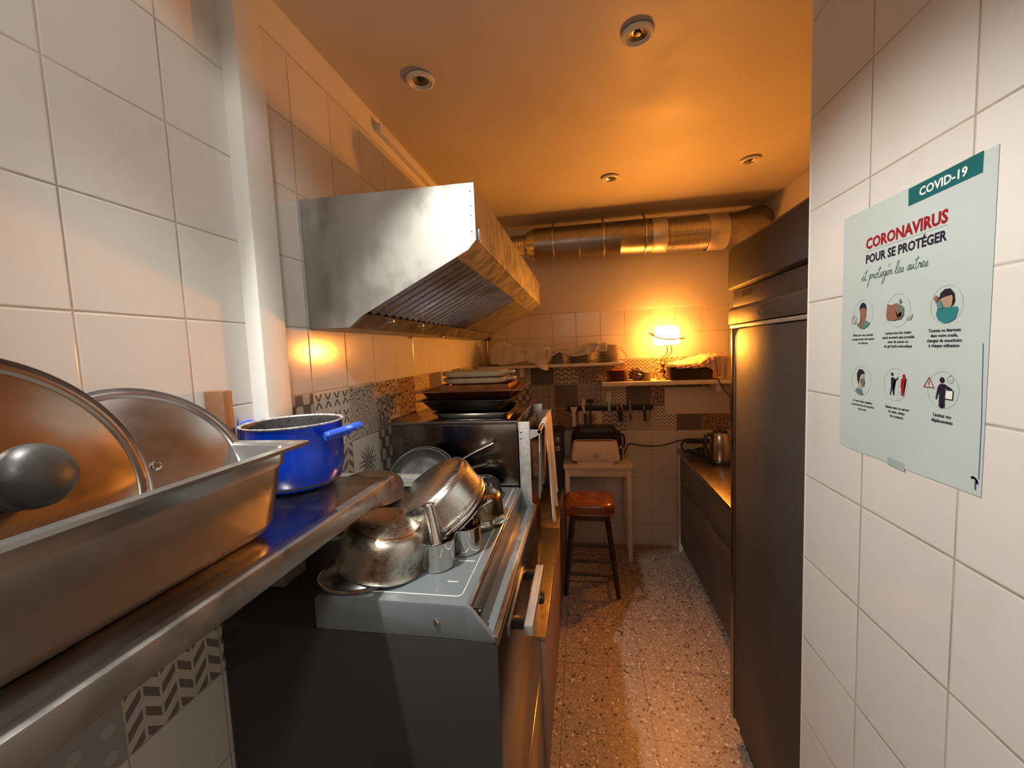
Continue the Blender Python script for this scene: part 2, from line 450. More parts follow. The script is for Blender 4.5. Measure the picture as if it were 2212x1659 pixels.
def dup(o, dz=0, dx=0, dy=0, label=None):
    c = o.copy(); C.objects.link(c); c.location = (o.location.x + dx, o.location.y + dy, o.location.z + dz)
    for ch in list(o.children):
        d = ch.copy(); C.objects.link(d); d.parent = c
        for g in list(ch.children):
            e = g.copy(); C.objects.link(e); e.parent = d
    if label: c['label'] = label
    return c

# ------------------------------------------------------------------ the room
XL, XP, YF, ZC, ZF = -.827, .512, 3.515, 1.0, -1.69
YB, XR = -1.7, 1.36
YC, ZR = .29, 1.74          # the kitchen ceiling starts at YC; the passage behind the viewer is taller
WHITE = (.70, .675, .635)
G = {'lg': (.60, .55, .47), 'bg': (.46, .40, .32), 'dk': (.17, .165, .16), 'wh': (.76, .71, .62), 'br': (.38, .27, .18), 'ye': (.60, .50, .32), 'gy': (.36, .335, .31)}
I = {'dk': (.06, .05, .045), 'br': (.13, .085, .06), 'lt': (.45, .43, .40), 'md': (.20, .17, .15), 'wh': (.62, .58, .52)}
def tile_wall(name, org, du, u_edges, v_edges, upat, plaster_above=None):
    """org: point; du: unit horizontal direction; u_edges/v_edges: (start, end, phase, size); upat(i,j)->(pat, ground, ink)"""
    mb = MB(); bm = mb.bm
    def cuts(e):
        a, b, ph, sz = e; k = math.ceil((a - ph) / sz - 1e-6); out = [a]
        while ph + k * sz < b - 1e-6:
            if ph + k * sz > a + 1e-6: out.append(ph + k * sz)
            k += 1
        return out + [b]
    us, vs = cuts(u_edges), cuts(v_edges)
    uvl = bm.loops.layers.uv.new('tile'); recs = []
    for i in range(len(us) - 1):
        for j in range(len(vs) - 1):
            q = [(us[i], vs[j]), (us[i + 1], vs[j]), (us[i + 1], vs[j + 1]), (us[i], vs[j + 1])]
            vv = [bm.verts.new(Vector(org) + Vector(du) * a + Vector((0, 0, b))) for a, b in q]
            f = bm.faces.new(vv)
            ti = math.floor((.5 * (us[i] + us[i + 1]) - u_edges[2]) / u_edges[3]); tj = math.floor((.5 * (vs[j] + vs[j + 1]) - v_edges[2]) / v_edges[3])
            for lp, (a, b) in zip(f.loops, q):
                lp[uvl].uv = ((a - u_edges[2]) / u_edges[3] - ti, (b - v_edges[2]) / v_edges[3] - tj)
            recs.append(upat(ti, tj))
    o = obj(name, mb, 'tiles')
    me = o.data
    a = me.attributes.new('pat', 'FLOAT', 'FACE'); g = me.attributes.new('ground', 'FLOAT_COLOR', 'FACE'); k = me.attributes.new('ink', 'FLOAT_COLOR', 'FACE')
    for n, (p, gc, ic) in enumerate(recs):
        a.data[n].value = p; g.data[n].color = rgb(gc); k.data[n].color = rgb(ic)
    return struct(o)
def white(i, j):
    t = 1 + random.uniform(-.03, .03); return (0, tuple(c * t for c in WHITE), WHITE)
DEC = [(1, G['lg'], I['md']), (2, G['wh'], I['br']), (4, G['lg'], I['br']), (8, G['bg'], I['br']), (8, G['br'], I['br']), (4, G['ye'], I['br']),
       (6, G['dk'], I['md']), (7, G['wh'], I['md']), (3, G['lg'], I['md']), (5, G['wh'], I['md']), (6, G['gy'], I['lt']), (7, G['bg'], I['br']), (1, G['lg'], I['md'])]
# left wall: vertical joints at .5594 + .1985k, rows at .4945 - .2k ; printed rows between -.1055 and -.7055
row_top = {1: [1, 1, 1, 1, 2, 3, 4, 5, 6, 7, 12], 2: [8, 8, 8, 9, 9, 12, 3, 10, 5, 2, 8]}
LSEQ = {0: {1: 9, 2: 0, 3: 1, 4: 2, 5: 3, 6: 4, 7: 5, 8: 6, 9: 7, 10: 6, 11: 12}, -1: {1: 9, 2: 1, 3: 8, 4: 9, 5: 12, 6: 3, 7: 8, 8: 10, 9: 2}, -2: {0: 8, 1: 8, 2: 3, 3: 8, 4: 12, 5: 1}}
def left_pat(i, j):
    # rows counted from phase .4945 upward: j=-4 is -.1055..-.3055
    if j in (-4, -5, -6):
        r = {-4: 0, -5: -1, -6: -2}[j]
        k = LSEQ[r].get(i)
        if k is None: k = (i * 7 + j * 5 + 60) % len(DEC)
        return DEC[k]
    return white(i, j)
tile_wall('wall_left', (XL, 0, 0), (0, 1, 0), (YB, YF, .5594, .1985), (ZF, .8945, .4945, .2), left_pat)
mb = MB(); mb.box(XL - .02, XL + .003, YC, YF, .8945, ZC); struct(obj('wall_left_upper', mb, 'plaster'))
mb = MB(); mb.box(XL - .02, XL + .003, YB, YC, .8945, ZR); struct(obj('wall_left_passage', mb, 'plaster'))
mb = MB(); mb.box(XP - .003, XP + .03, YB, YC, ZC, ZR); struct(obj('wall_right_passage', mb, 'plaster'))
FSEQ = {-4: [10, 7, 6, 8, 3, 4, 11, 3, 8, 4, 12, 6, 2], -5: [6, 12, 10, 6, 10, 7, 6, 3, 6, 2, 11, 4, 9], -6: [8, 9, 11, 4, 9, 8, 2, 7, 6, 4, 12, 3, 1]}
def far_pat(i, j):
    if j in FSEQ: return DEC[FSEQ[j][(i + 4) % 13]]
    return white(i, j)
tile_wall('wall_back', (0, YF, 0), (1, 0, 0), (XL, XR, -.041, .198), (ZF, .2945, .4945, .2), far_pat)
mb = MB(); mb.box(XL, XR, YF - .012, YF + .02, .2945, ZC, .004); struct(obj('wall_back_upper', mb, 'plaster'))
# right-hand partition: ends at Y=1.049
tile_wall('wall_right', (XP, 0, 0), (0, -1, 0), (-1.049, -YB, -.8545, .199), (ZF, ZC, -.3198, .2), white)
mb = MB(); mb.box(XP + .002, XR, .99, 1.049, ZF, ZC); struct(obj('wall_right_end', mb, 'white_paint'))
mb = MB(); mb.box(XP - .001, XP + .012, 1.0475, 1.0535, ZF, ZC, .002); struct(obj('trim_2', mb, 'white_paint'))
mb = MB(); mb.box(XR, XR + .02, .99, YF, ZF, ZC); struct(obj('wall_far_right', mb, 'plaster'))
mb = MB(); mb.box(XL, XP, YB - .02, YB, ZF, ZR); struct(obj('wall_front', mb, 'plaster'))
mb = MB(); mb.box(XL - .02, XR + .02, YB - .02, YF + .02, ZF - .05, ZF); struct(obj('floor', mb, 'terrazzo'))
mb = MB(); mb.box(XL - .02, XR + .02, YC, YF + .02, ZC, ZC + .03); struct(obj('ceiling', mb, 'ceiling_paint'))
mb = MB(); mb.box(XL - .02, XR + .02, YC, YC + .02, ZC + .03, ZR); struct(obj('ceiling_step', mb, 'plaster'))
mb = MB(); mb.box(XL - .02, XR + .02, YB - .02, YC + .02, ZR, ZR + .03); struct(obj('ceiling_passage', mb, 'plaster'))
# boxed-in pipe on the left wall
mb = MB(); mb.box(XL - .002, -.783, .915, 1.003, ZF, .995, .003); struct(obj('trim_1', mb, 'white_paint'))
# conduit along the top of the left wall
mb = MB(); mb.box(XL, XL + .03, 1.68, YF - .02, .93, .965, .004); struct(obj('trim_3', mb, 'plaster'))

# ------------------------------------------------------------------ steel wall shelf at the left
SX, SZ, SE = -.468, -.30, .936
t = thing('wall_shelf', 'stainless steel wall shelf under the deep pan on the left', 'shelf', (-.65, -.1, SZ - .035))
mb = MB(); mb.box(XL + .004, SX, -1.1, SE, SZ - .012, SZ, .0015); obj('shelf_top', mb, 'shelf_steel', t)
mb = MB(); mb.box(SX - .022, SX + .001, -1.1, SE + .001, SZ - .036, SZ + .0025, .0015); obj('front_edge', mb, 'dull_steel', t)
mb = MB(); mb.box(XL + .004, SX - .022, SE - .02, SE + .0005, SZ - .034, SZ - .011, .001); obj('end_edge', mb, 'dull_steel', t)
for y in (.0, .72):
    mb = MB(); mb.prism([(XL + .004, SZ - .012), (SX - .03, SZ - .012), (SX - .03, SZ - .03), (XL + .02, SZ - .16), (XL + .004, SZ - .16)], 'y', y, y + .004); obj('bracket', mb, 'shelf_steel', t)

# deep gastronorm pan
t = thing('food_pan', 'deep rectangular steel food pan holding two lids on the left shelf', 'pan', (-.66, .405, SZ))
x0, x1, y0, y1, zt, zb = -.822, -.497, .150, .680, -.150, SZ + .001
lp = []
spec = [(0, .012, zt - .006, 0), (0, .012, zt, 0), (.018, .03, zt, 0), (.021, .036, zt - .006, 0), (.022, .04, zt - .030, 0), (.027, .04, zt - .036, 0), (.035, .055, zb + .022, 0), (.042, .06, zb + .008, 0), (.055, .06, zb, 0), (.057, .06, zb + .003, 0), (.044, .06, zb + .010, 0), (.037, .055, zb + .022, 0), (.029, .042, zt - .036, 0), (.024, .04, zt - .030, 0), (.022, .036, zt - .006, 0), (.019, .03, zt - .002, 0)]
mb = MB(); mb.loft([rrect(x0 + d, x1 - d, y0 + d, y1 - d, max(r, .004), z, 8) for d, r, z, _ in spec], False, False)
mb.loft([rrect(x0 + .055, x1 - .055, y0 + .055, y1 - .055, .06, zb + .0005, 8), rrect(x0 + .057, x1 - .057, y0 + .057, y1 - .057, .06, zb + .003, 8)])
obj('pan_body', mb, 'pan_steel', t, 50)

# lids standing in it
def lid(name, label, c, n, R, mdisc, knob, screw):
    n = Vector(n).normalized(); t = thing(name, label, 'lid', (c[0], c[1], c[2] - R * sqrt(max(0, 1 - n.z ** 2))))
    prof = [(0, .010), (R * .35, .0095), (R * .7, .006), (R * .88, .001), (R * .895, .0035), (R * .93, .0045), (R * .955, .003), (R * .96, -.003), (R * .985, -.002), (R, .0005), (R * 1.0, .003), (R * .99, .0038), (R * .985, .001), (R * .968, -.001), (R * .962, -.0045), (R * .95, -.005), (R * .9, -.003), (R * .86, -.002), (R * .7, .0035), (R * .35, .0075), (0, .008)]
    mb = MB(); mb.lathe(prof, c, n, 96); obj('lid_disc', mb, mdisc, t, 40)
    if knob:
        mb = MB(); mb.lathe([(0, .008), (.013, .009), (.013, .016), (.018, .018)], c, n, 32); obj('knob_stem', mb, 'rubber', t)
        mb = MB(); mb.lathe([(0, .016), (.022, .017), (.029, .022), (.030, .028), (.028, .031), (.030, .033), (.035, .044), (.036, .055), (.032, .066), (.022, .073), (.009, .0755), (0, .076)], c, n, 40); obj('knob', mb, 'rubber', t, 50)
    if screw:
        mb = MB(); mb.lathe([(0, .009), (.0075, .0095), (.0078, .012), (.005, .0145), (0, .015)], c, n, 24); s = obj('screw', mb, 'bright', t)
        R3 = frame(n); mb = MB()
        for a in (.4, .4 + pi / 2):
            d = R3 @ Vector((cos(a), sin(a), 0)) * .004; p = Vector(c) + n * .0149; mb.tube([p - d, p + d], .0009, 6)
        obj('screw_slot', mb, 'black', s)
lid('pot_lid', 'brown tinted round pot lid with a black knob, nearest in the pan', (-.635, .338, -.133), (.923, .114, .367), .171, 'lid_bronze', True, False)
lid('pot_lid', 'grey round pot lid with only a screw at its centre, behind the knobbed lid', (-.666, .528, -.162), (.838, -.134, .529), .149, 'lid_steel', False, True)

# brown block against the wall behind the lids
mb = MB(); mb.box(-.822, -.772, .775, .80, SZ + .001, -.062, .003)
tag(obj('wooden_board', mb, 'wood_brown'), 'small brown wooden board leaning upright by the tiled wall behind the lids', 'board')

# blue pot
PC = (-.683, .872); R = .108
t = thing('cooking_pot', 'blue enamel cooking pot on the far end of the steel shelf', 'pot', (PC[0], PC[1], SZ))
mb = MB(); mb.lathe([(0, .001), (R * .74, .001), (R * .84, .006), (R * .93, .020), (R * .98, .045), (R, .085), (R, .150), (R * 1.01, .152)], (PC[0], PC[1], SZ), (0, 0, 1), 80); obj('pot_body', mb, 'blue', t, 60)
mb = MB(); mb.lathe([(R * .995, .149), (R * 1.03, .1515), (R * 1.035, .1535), (R * 1.02, .155), (R * .985, .154), (R * .975, .151)], (PC[0], PC[1], SZ), (0, 0, 1), 80); obj('pot_rim', mb, 'crust', t, 60)
mb = MB(); mb.lathe([(R * .98, .1525), (R * .965, .14), (R * .965, .05), (R * .9, .012), (0, .008)], (PC[0], PC[1], SZ), (0, 0, 1), 80); obj('pot_lining', mb, 'nonstick', t, 60)
for a, nm in ((-8, 'handle'), (172, 'handle')):
    d = Vector((cos(radians(a)), sin(radians(a)), 0)); s = Vector((-d.y, d.x, 0)); c0 = Vector((PC[0], PC[1], SZ + .128)) + d * R
    if a > 90: d2 = .55
    else: d2 = 1
    mb = MB()
    for k in (-1, 1): mb.box(-.001, .022 * d2, -.006, .006, -.009, .009, .002, 2, Matrix.Translation(c0 + s * .012 * k) @ Matrix(((d.x, s.x, 0, 0), (d.y, s.y, 0, 0), (0, 0, 1, 0), (0, 0, 0, 1))))
    h = obj('handle', MB().tube([c0 + d * .016 * d2 + s * -.036, c0 + d * .026 * d2 - s * .026 + Vector((0, 0, .004)), c0 + d * .062 * d2 - s * .018 + Vector((0, 0, .014)), c0 + d * .074 * d2 + Vector((0, 0, .018)), c0 + d * .062 * d2 + s * .018 + Vector((0, 0, .014)), c0 + d * .026 * d2 + s * .026 + Vector((0, 0, .004)), c0 + d * .016 * d2 + s * .036], .0105, 12, 6, (1, .8)), 'blue_plastic', t)
    obj('handle_bracket', mb, 'bright', h)
    obj('handle_base', MB().tube([c0 + d * .02 * d2 - s * .034, c0 + d * .02 * d2 + s * .034], .0115, 12), 'blue_plastic', h)

# ------------------------------------------------------------------ stove
HZ = -.510
Y0, Y1 = .765, 1.485
t = thing('stove', 'grey enamel topped stove with pans piled on it in the foreground', 'stove', (-.5, 1.12, ZF))
mb = MB(); mb.prism([(-.585, -.585), (-.585, HZ - .008), (-.577, HZ), (-.245, HZ), (-.237, HZ - .008), (-.2365, HZ - .03), (-.2365, -.585)], 'y', Y0, Y1, .002); obj('hob_top', mb, 'hob_enamel', t)
for ya, yb in ((Y0 - .0005, Y0 + .01), (Y1 - .01, Y1 + .0005)):
    mb = MB(); mb.prism([(-.245, -.586), (-.245, HZ - .002), (-.236, HZ - .006), (-.186, -.578), (-.188, -.586)], 'y', ya, yb, .002); obj('end_cheek', mb, 'hob_enamel', t)
mb = MB(); mb.box(-.2405, -.2335, Y0 + .008, Y1 - .008, HZ - .012, HZ - .001, .002); obj('hob_front_edge', mb, 'base_steel', t)
mb = MB(); mb.box(-.240, -.186, Y0 + .01, Y1 - .01, -.588, -.581, .001); obj('control_ledge', mb, 'hob_enamel', t)
mb = MB(); mb.box(-.2375, -.2345, Y0 + .012, Y1 - .012, -.581, HZ - .012); obj('control_panel', mb, 'appliance', t)
mb = MB(); mb.box(-.1945, -.180, Y0, Y1, -.592, -.572, .003); obj('front_rail', mb, 'base_steel', t)
mb = MB(); mb.box(XL + .004, -.184, Y0, Y0 + .006, ZF, -.586, .001); obj('side_panel', mb, 'stove_side', t)
mb = MB(); mb.box(XL + .004, -.19, Y0 + .006, Y1, ZF + .1, -.592); obj('carcass', mb, 'stove_side', t)
d = obj('oven_door', MB().box(-.190, -.182, Y0 + .002, Y1 - .004, -1.19, -.594, .002), 'appliance', t)
obj('lower_drawer', MB().box(-.190, -.182, Y0 + .002, Y1 - .004, ZF + .08, -1.20, .002), 'appliance', t)
mb = MB(); mb.box(-.156, -.133, .93, 1.215, -.688, -.660, .003); obj('door_handle', mb, 'galvanised', d)
for y in (.96, 1.18):
    mb = MB(); mb.box(-.183, -.154, y - .012, y + .012, -.686, -.664, .002); obj('handle_post', mb, 'black', d)
mb = MB(); mb.lathe([(0, 0), (.02, 0), (.022, .012), (.018, .026), (0, .028)], (-.182, 1.40, -.885), (1, 0, 0), 28); obj('control_knob', mb, 'black', t)
mb = MB(); mb.lathe([(0, 0), (.0062, .0005), (.0066, .003), (.004, .0055), (0, .006)], (-.309, Y0, -.549), (0, -1, 0), 20); obj('bolt', mb, 'bright', t)
mb = MB(); mb.lathe([(0, 0), (.008, 0), (.008, .012), (0, .014)], (-.2345, .80, -.545), (1, 0, 0), 20); obj('valve_stem', mb, 'black', t)
mb = MB()
gx0, gx1, gy0, gy1 = -.57, -.262, Y0 + .028, Y1 - .012
mb.tube([(gx0, gy0, HZ + .0006)] + [(gx1 - .012 + .012 * sin(q), gy0 + .012 - .012 * cos(q), HZ + .0006) for q in [pi / 12 * k for k in range(7)]] + [(gx1, gy1, HZ + .0006)], .0011, 6)
obj('edge_groove', mb, 'mark_white', t)
for k in range(7):
    mb = MB(); mb.box(-.310, -.285 + .014 * (k % 2), .845 + .092 * k, .8475 + .092 * k, HZ, HZ + .0008); obj('burner_mark', mb, 'mark_white', t)

# things on the hob ---------------------------------------------------
def shell(mb, prof, c, n, th=.0018, seg=64, fn=None):
    """open vessel from an outer profile; the wall gets a thickness"""
    inner = [(max(0, r - th), h + (th if r < prof[0][0] + 1e9 and i == 0 else 0)) for i, (r, h) in enumerate(prof)]
    inner = []
    for i, (r, h) in enumerate(prof):
        a = Vector(prof[max(i - 1, 0)]); b = Vector(prof[min(i + 1, len(prof) - 1)]); d = (b - a).normalized(); nn = Vector((-d.y, d.x))
        inner.append((max(0, r + nn.x * th), h + nn.y * th))
    return mb.lathe(prof + inner[::-1], c, n, seg, fn=fn)
def mould(label, x, y, rot):
    t = thing('measuring_cup', label, 'cup', (x, y, HZ + .0008))
    prof = [(0, 0), (.040, 0), (.0425, .002), (.0432, .006), (.044, .066), (.0446, .0675)]
    mb = MB(); shell(mb, prof, (x, y, HZ + .001), (0, 0, 1), .0009, 72); obj('cup_body', mb, 'bright', t, 50)
    mb = MB(); mb.lathe([(.0438, .0665), (.0452, .067), (.0452, .0685), (.0438, .069)], (x, y, HZ + .001), (0, 0, 1), 72, True); obj('cup_rim', mb, 'bright', t)
mould('polished steel cup with a pan handle resting in it', -.357, .915, 0)
mould('polished steel cup standing behind the one that holds a handle', -.312, .995, 1)

# upside-down aluminium saucepan and the lid beneath it
t = thing('pan_lid', 'dark oval pan lid lying under the overturned aluminium saucepan', 'lid', (-.50, .89, HZ + .001))
mb = MB(); mb.lathe([(0, .034), (.03, .033), (.055, .028), (.074, .018), (.078, .013), (.080, .011), (.080, .002), (.076, 0), (0, 0)], (0, 0, 0), (0, 0, 1), 64)
mb.xform(Matrix.Translation((-.524, .842, HZ + .001)) @ Matrix.Diagonal((1.1, .9, 1, 1))); obj('lid_body', mb, 'lid_steel', t)
mb = MB(); mb.lathe([(.079, .004), (.083, .004), (.083, .011), (.079, .011)], (0, 0, 0), (0, 0, 1), 64, True)
mb.xform(Matrix.Translation((-.524, .842, HZ + .001)) @ Matrix.Diagonal((1.1, .9, 1, 1))); obj('lid_rim', mb, 'alu', t)
n = Vector((.20, -.03, 1)).normalized(); c = Vector((-.482, .886, HZ + .026))
t = thing('saucepan', 'dull aluminium saucepan overturned on the stove beside the two cups', 'saucepan', (c.x, c.y, HZ + .01))
mb = MB(); shell(mb, [(0, .092), (.070, .092), (.084, .087), (.093, .074), (.097, .054), (.0985, .03), (.0995, .010), (.102, .003), (.105, .000), (.104, -.003)][::-1], c, n, -.0018, 88); obj('pan_body', mb, 'alu', t, 45)
mb = MB(); mb.lathe([(.072, .0915), (.075, .0925), (.078, .0910), (.080, .0888)], c, n, 88); obj('base_ring', mb, 'brass', t)
mb = MB(); mb.lathe([(0, .0926), (.0715, .0926), (.072, .0915)], c, n, 64); obj('pan_base', mb, 'alu_base', t)

# leaning saucepans
n = (-RR * .57 + UU * .80 - F * .22).normalized()
def at_px(px, py, d): return (F + RR * ((px - 1106) / 890.3) - UU * ((py - 829.5) / 890.3)) * d
PB = Vector((-.4292, 1.0369, -.3560))
R1 = .126; h1 = .086
t = thing('saucepan', 'shiny steel saucepan leaning over with its long tubular handle in a cup', 'saucepan', (PB.x, PB.y, HZ))
c = PB - n * h1
mb = MB(); shell(mb, [(0, h1), (R1 * .86, h1), (R1 * .95, h1 - .006), (R1, h1 - .022), (R1, .014), (R1 * 1.035, .006), (R1 * 1.05, .001), (R1 * 1.04, -.002)][::-1], c, n, -.0018, 96); obj('pan_body', mb, 'bright_hazy', t, 45)
mb = MB(); mb.lathe([(0, h1 + .0008), (R1 * .855, h1 + .0008), (R1 * .86, h1 - .001)], c, n, 80); obj('pan_base', mb, 'alu_base', t)
HP = [Vector((-.372, .912, -.3612)), Vector((-.364, .908, -.392)), Vector((-.3565, .902, -.4225)), Vector((-.350, .895, -.4516)), Vector((-.3486, .889, -.473))]
hb = MB(); hb.tube(HP, [.0135, .0145, .016, .0175, .0185], 20, 0, (1.0, .8), False); bmesh.ops.solidify(hb.bm, geom=hb.bm.faces[:], thickness=.0012)
h = obj('handle', hb, 'bright_hazy', t, 50)
mb = MB(); mb.lathe([(0, 0), (.016, 0), (.015, .005), (0, .007)], HP[0], HP[0] - HP[1], 20); obj('handle_mount', mb, 'bright_hazy', h)
mb = MB(); mb.tube([HP[-1] + Vector((.004, -.004, -.008)) + Vector((.007 * cos(a), -.004 * sin(a), .007 * sin(a))) for a in [k * pi / 8 for k in range(17)]], .0016, 8); obj('hanging_loop', mb, 'bright', h)
c2 = c - n * .012; R2 = R1 * .97
t = thing('saucepan', 'dark rimmed saucepan nested beneath the shiny leaning saucepan', 'saucepan', (c2.x, c2.y, HZ))
mb = MB(); shell(mb, [(0, .075), (R2 * .80, .075), (R2 * .94, .06), (R2 * .965, .012), (R2 * 1.03, .006), (R2 * 1.05, .001), (R2 * 1.04, -.0025)][::-1], c2, n, -.0018, 96); obj('pan_body', mb, 'bright_hazy', t, 45)
mb = MB(); mb.lathe([(R2 * 1.0, -.014), (R2 * 1.04, -.012), (R2 * 1.04, -.009), (R2 * 1.0, -.009)], c2, n, 96, True); obj('pan_rim', mb, 'bright', t)
mb = MB(); mb.tube([Vector((-.335, .975, -.452)), Vector((-.312, 1.0, -.436)), Vector((-.287, 1.037, -.414)), Vector((-.254, 1.064, -.400))], .011, 12, 5, (1, .35)); obj('handle', mb, 'bright_hazy', t)

# dark casserole with ring handles
cc = Vector((-.330, 1.178, HZ + .001))
t = thing('casserole', 'brown stained casserole with cast ring handles, overturned beside the leaning saucepans', 'casserole', (cc.x, cc.y, cc.z))
mb = MB(); shell(mb, [(0, .088), (.060, .088), (.073, .083), (.080, .068), (.084, .02), (.088, .004), (.087, 0)][::-1], cc, (0, 0, 1), -.002, 72); obj('pot_body', mb, 'brown_pot', t, 45)
for a in (-66, -28):
    d = Vector((cos(radians(a)), sin(radians(a)), 0)); s = Vector((-d.y, d.x, 0)); p = cc + d * .086 + Vector((0, 0, .020))
    hd = obj('ring_handle', MB().tube([p - s * .018, p - s * .020 + d * .014, p + d * .026 - s * .012 + Vector((0, 0, .004)), p + d * .030 + Vector((0, 0, .006)), p + d * .026 + s * .012 + Vector((0, 0, .004)), p + s * .020 + d * .014, p + s * .018], .0042, 10, 5), 'galvanised', t)
    mb = MB(); mb.box(-.002, .005, -.026, .026, -.007, .007, .002, 2, Matrix.Translation(p) @ Matrix(((d.x, s.x, 0, 0), (d.y, s.y, 0, 0), (0, 0, 1, 0), (0, 0, 0, 1))))
    for k in (-1, 1): mb.ball(p + s * .021 * k + d * .004, .0042, 12)
    obj('handle_plate', mb, 'galvanised', hd)

# black fluted mould
cf = Vector((-.352, 1.372, HZ + .001))
t = thing('cake_mould', 'black fluted cake mould turned upside down near the back of the stove', 'mould', (cf.x, cf.y, cf.z))
mb = MB(); shell(mb, [(0, .074), (.022, .075), (.040, .068), (.053, .052), (.060, .026), (.063, .004), (.065, 0)][::-1], cf, (0, 0, 1), -.0015, 108, fn=lambda th, h: 1 + .05 * sin(16 * th)); obj('mould_body', mb, 'black_gloss', t, 60)
mb = MB(); mb.lathe([(.062, 0), (.069, .0005), (.069, .003), (.062, .003)], cf, (0, 0, 1), 72, True); obj('mould_rim', mb, 'dark_pan', t)

# roasting tin at the back left with two frying pans in it
t = thing('roasting_tin', 'pale enamel roasting tin at the back of the stove below the frying pans', 'tin', (-.61, 1.22, HZ + .001))
x0, x1, y0, y1, zt, zb = -.80, -.372, 1.09, 1.20, -.374, HZ + .002
mb = MB(); mb.loft([rrect(x0 + d, x1 - d, y0 + d, y1 - d, r, z, 6) for d, r, z in [(0, .01, zt - .003), (0, .01, zt), (.012, .012, zt), (.016, .02, zt - .02), (.022, .02, zb + .01), (.03, .02, zb), (.032, .02, zb + .002), (.024, .02, zb + .01), (.018, .02, zt - .02), (.014, .012, zt - .002)]], False, False)
mb.loft([rrect(x0 + .03, x1 - .03, y0 + .03, y1 - .03, .02, zb + .0004, 6), rrect(x0 + .032, x1 - .032, y0 + .032, y1 - .032, .02, zb + .002, 6)])
obj('tin_body', mb, 'galvanised', t, 50)
def frying(label, c, n, R, hd, mhandle, body='dark_pan', hl=.15):
    c = Vector(c); n = Vector(n).normalized(); hd = Vector(hd); hd = (hd - n * hd.dot(n)).normalized()
    t = thing('frying_pan', label, 'pan', (c.x, c.y, c.z - R))
    mb = MB(); shell(mb, [(0, -.030), (R * .74, -.030), (R * .84, -.026), (R * .97, -.004), (R, 0), (R * .995, .002)], c, n, .002, 80); obj('pan_body', mb, body, t, 45)
    mb = MB(); mb.lathe([(R * .99, -.001), (R * 1.005, -.0005), (R * 1.005, .001), (R * .99, .001)], c, n, 80, True); obj('pan_rim', mb, 'appliance', t)
    p = c + hd * R * .95 - n * .008
    mb = MB(); mb.tube([p, p + hd * .04 + n * .006, p + hd * .09 + n * .02, p + hd * hl + n * .03], [.006, .006, .007, .008], 12, 4, (1.3, .7)); obj('handle', mb, mhandle, t)
frying('dark frying pan with a thin steel handle, rearmost behind the leaning saucepan', (-.556, 1.325, -.418), (.10, -.70, .70), .115, (.9, .2, .5), 'blade', hl=.16)
frying('dark frying pan with a black handle, in front of the rearmost frying pan', (-.552, 1.298, -.412), (.10, -.70, .70), .108, (1, .1, .2), 'rubber', hl=.13)
# rusty pan whose edge shows past the shelf corner
c = Vector((-.600, 1.06, -.352)); nn = Vector((.10, -.10, 1)).normalized()
t = thing('frying_pan', 'rusty brown frying pan overturned just past the corner of the steel shelf', 'pan', (c.x, c.y, -.44))
mb = MB(); shell(mb, [(0, .035), (.072, .035), (.084, .029), (.094, .004), (.097, 0)][::-1], c - nn * .035, nn, -.002, 72); obj('pan_body', mb, 'rusty', t, 45)

# ------------------------------------------------------------------ oven behind the stove
OX0, OX1, OY0, OY1, OZ = -.748, -.246, 1.5, 2.02, -.262
t = thing('oven', 'tall steel oven behind the stove with trays stacked on top', 'oven', (-.5, 1.76, -1.10))
mb = MB(); mb.box(OX0, OX1, OY0, OY1, -1.095, OZ - .012, .003); obj('oven_cabinet', mb, 'oven_side', t)
mb = MB(); mb.box(OX0 - .001, OX1 + .001, OY0 - .001, OY1, OZ - .012, OZ, .002)
obj('oven_top', mb, 'appliance', t)
mb = MB(); mb.box(OX1 + .004, OX1 + .024, OY0 + .03, OY1 - .03, -1.0, OZ - .04, .003); d = obj('oven_door', mb, 'black_gloss', t)
mb = MB(); mb.box(OX1 + .024, OX1 + .027, OY0 + .06, OY1 - .06, -.98, OZ - .06); obj('door_glass', mb, 'oven_side', d)
for y in (OY0 + .004, OY1 - .016):
    mb = MB(); mb.box(OX1 + .005, OX1 + .047, y, y + .003, -.9 if y < 1.6 else OZ - .09, OZ - .004, .0008)
    mb.prism([(OX1 + .045, OZ - .034), (OX1 + .088, OZ - .034), (OX1 + .092, OZ - .045), (OX1 + .086, OZ - .052), (OX1 + .045, OZ - .072)], 'y', y, y + .003)
    br = obj('rail_bracket', mb, 'galvanised', t)
    for z in (OZ - .042, OZ - .066):
        mb = MB(); mb.ball((OX1 + .014, y - .001, z), .0042, 12, (1, .5, 1)); obj('rivet', mb, 'blade', br)
RX, RZ = OX1 + .083, OZ - .042
mb = MB(); mb.tube([(RX, OY0 + .004, RZ), (RX, OY1 + .03, RZ)], .007, 14); obj('towel_rail', mb, 'brass', t)
# towel over the rail
def towel():
    mb = MB(); rows = []
    N = 22
    for i in range(N + 1):
        y = 1.64 + .30 * i / N; w = sin(i * .9) * .006 + sin(i * .37 + 1) * .006; w2 = sin(i * .8 + 2) * .007
        row = []
        prof = []
        for k in range(12): s = 1 - k / 11; prof.append((RX - .016 - .014 * s + w2 * s, RZ - .30 * s - .006))
        for k in range(7): a = pi - pi * k / 6; prof.append((RX + .0125 * cos(a), RZ + .0125 * sin(a)))
        L = .40 + .02 * sin(i * .5)
        for k in range(1, 19): s = k / 18; prof.append((RX + .0135 + w * s * 1.3 + .012 * s, RZ - L * s))
        rows.append([(x, y + .008 * sin(z * 9 + i), z) for x, z in prof])
    mb.grid(rows, .004); return mb
tag(obj('towel', towel(), 'towel', angle=80), 'pale towel hanging over the oven rail beside the aisle', 'towel')

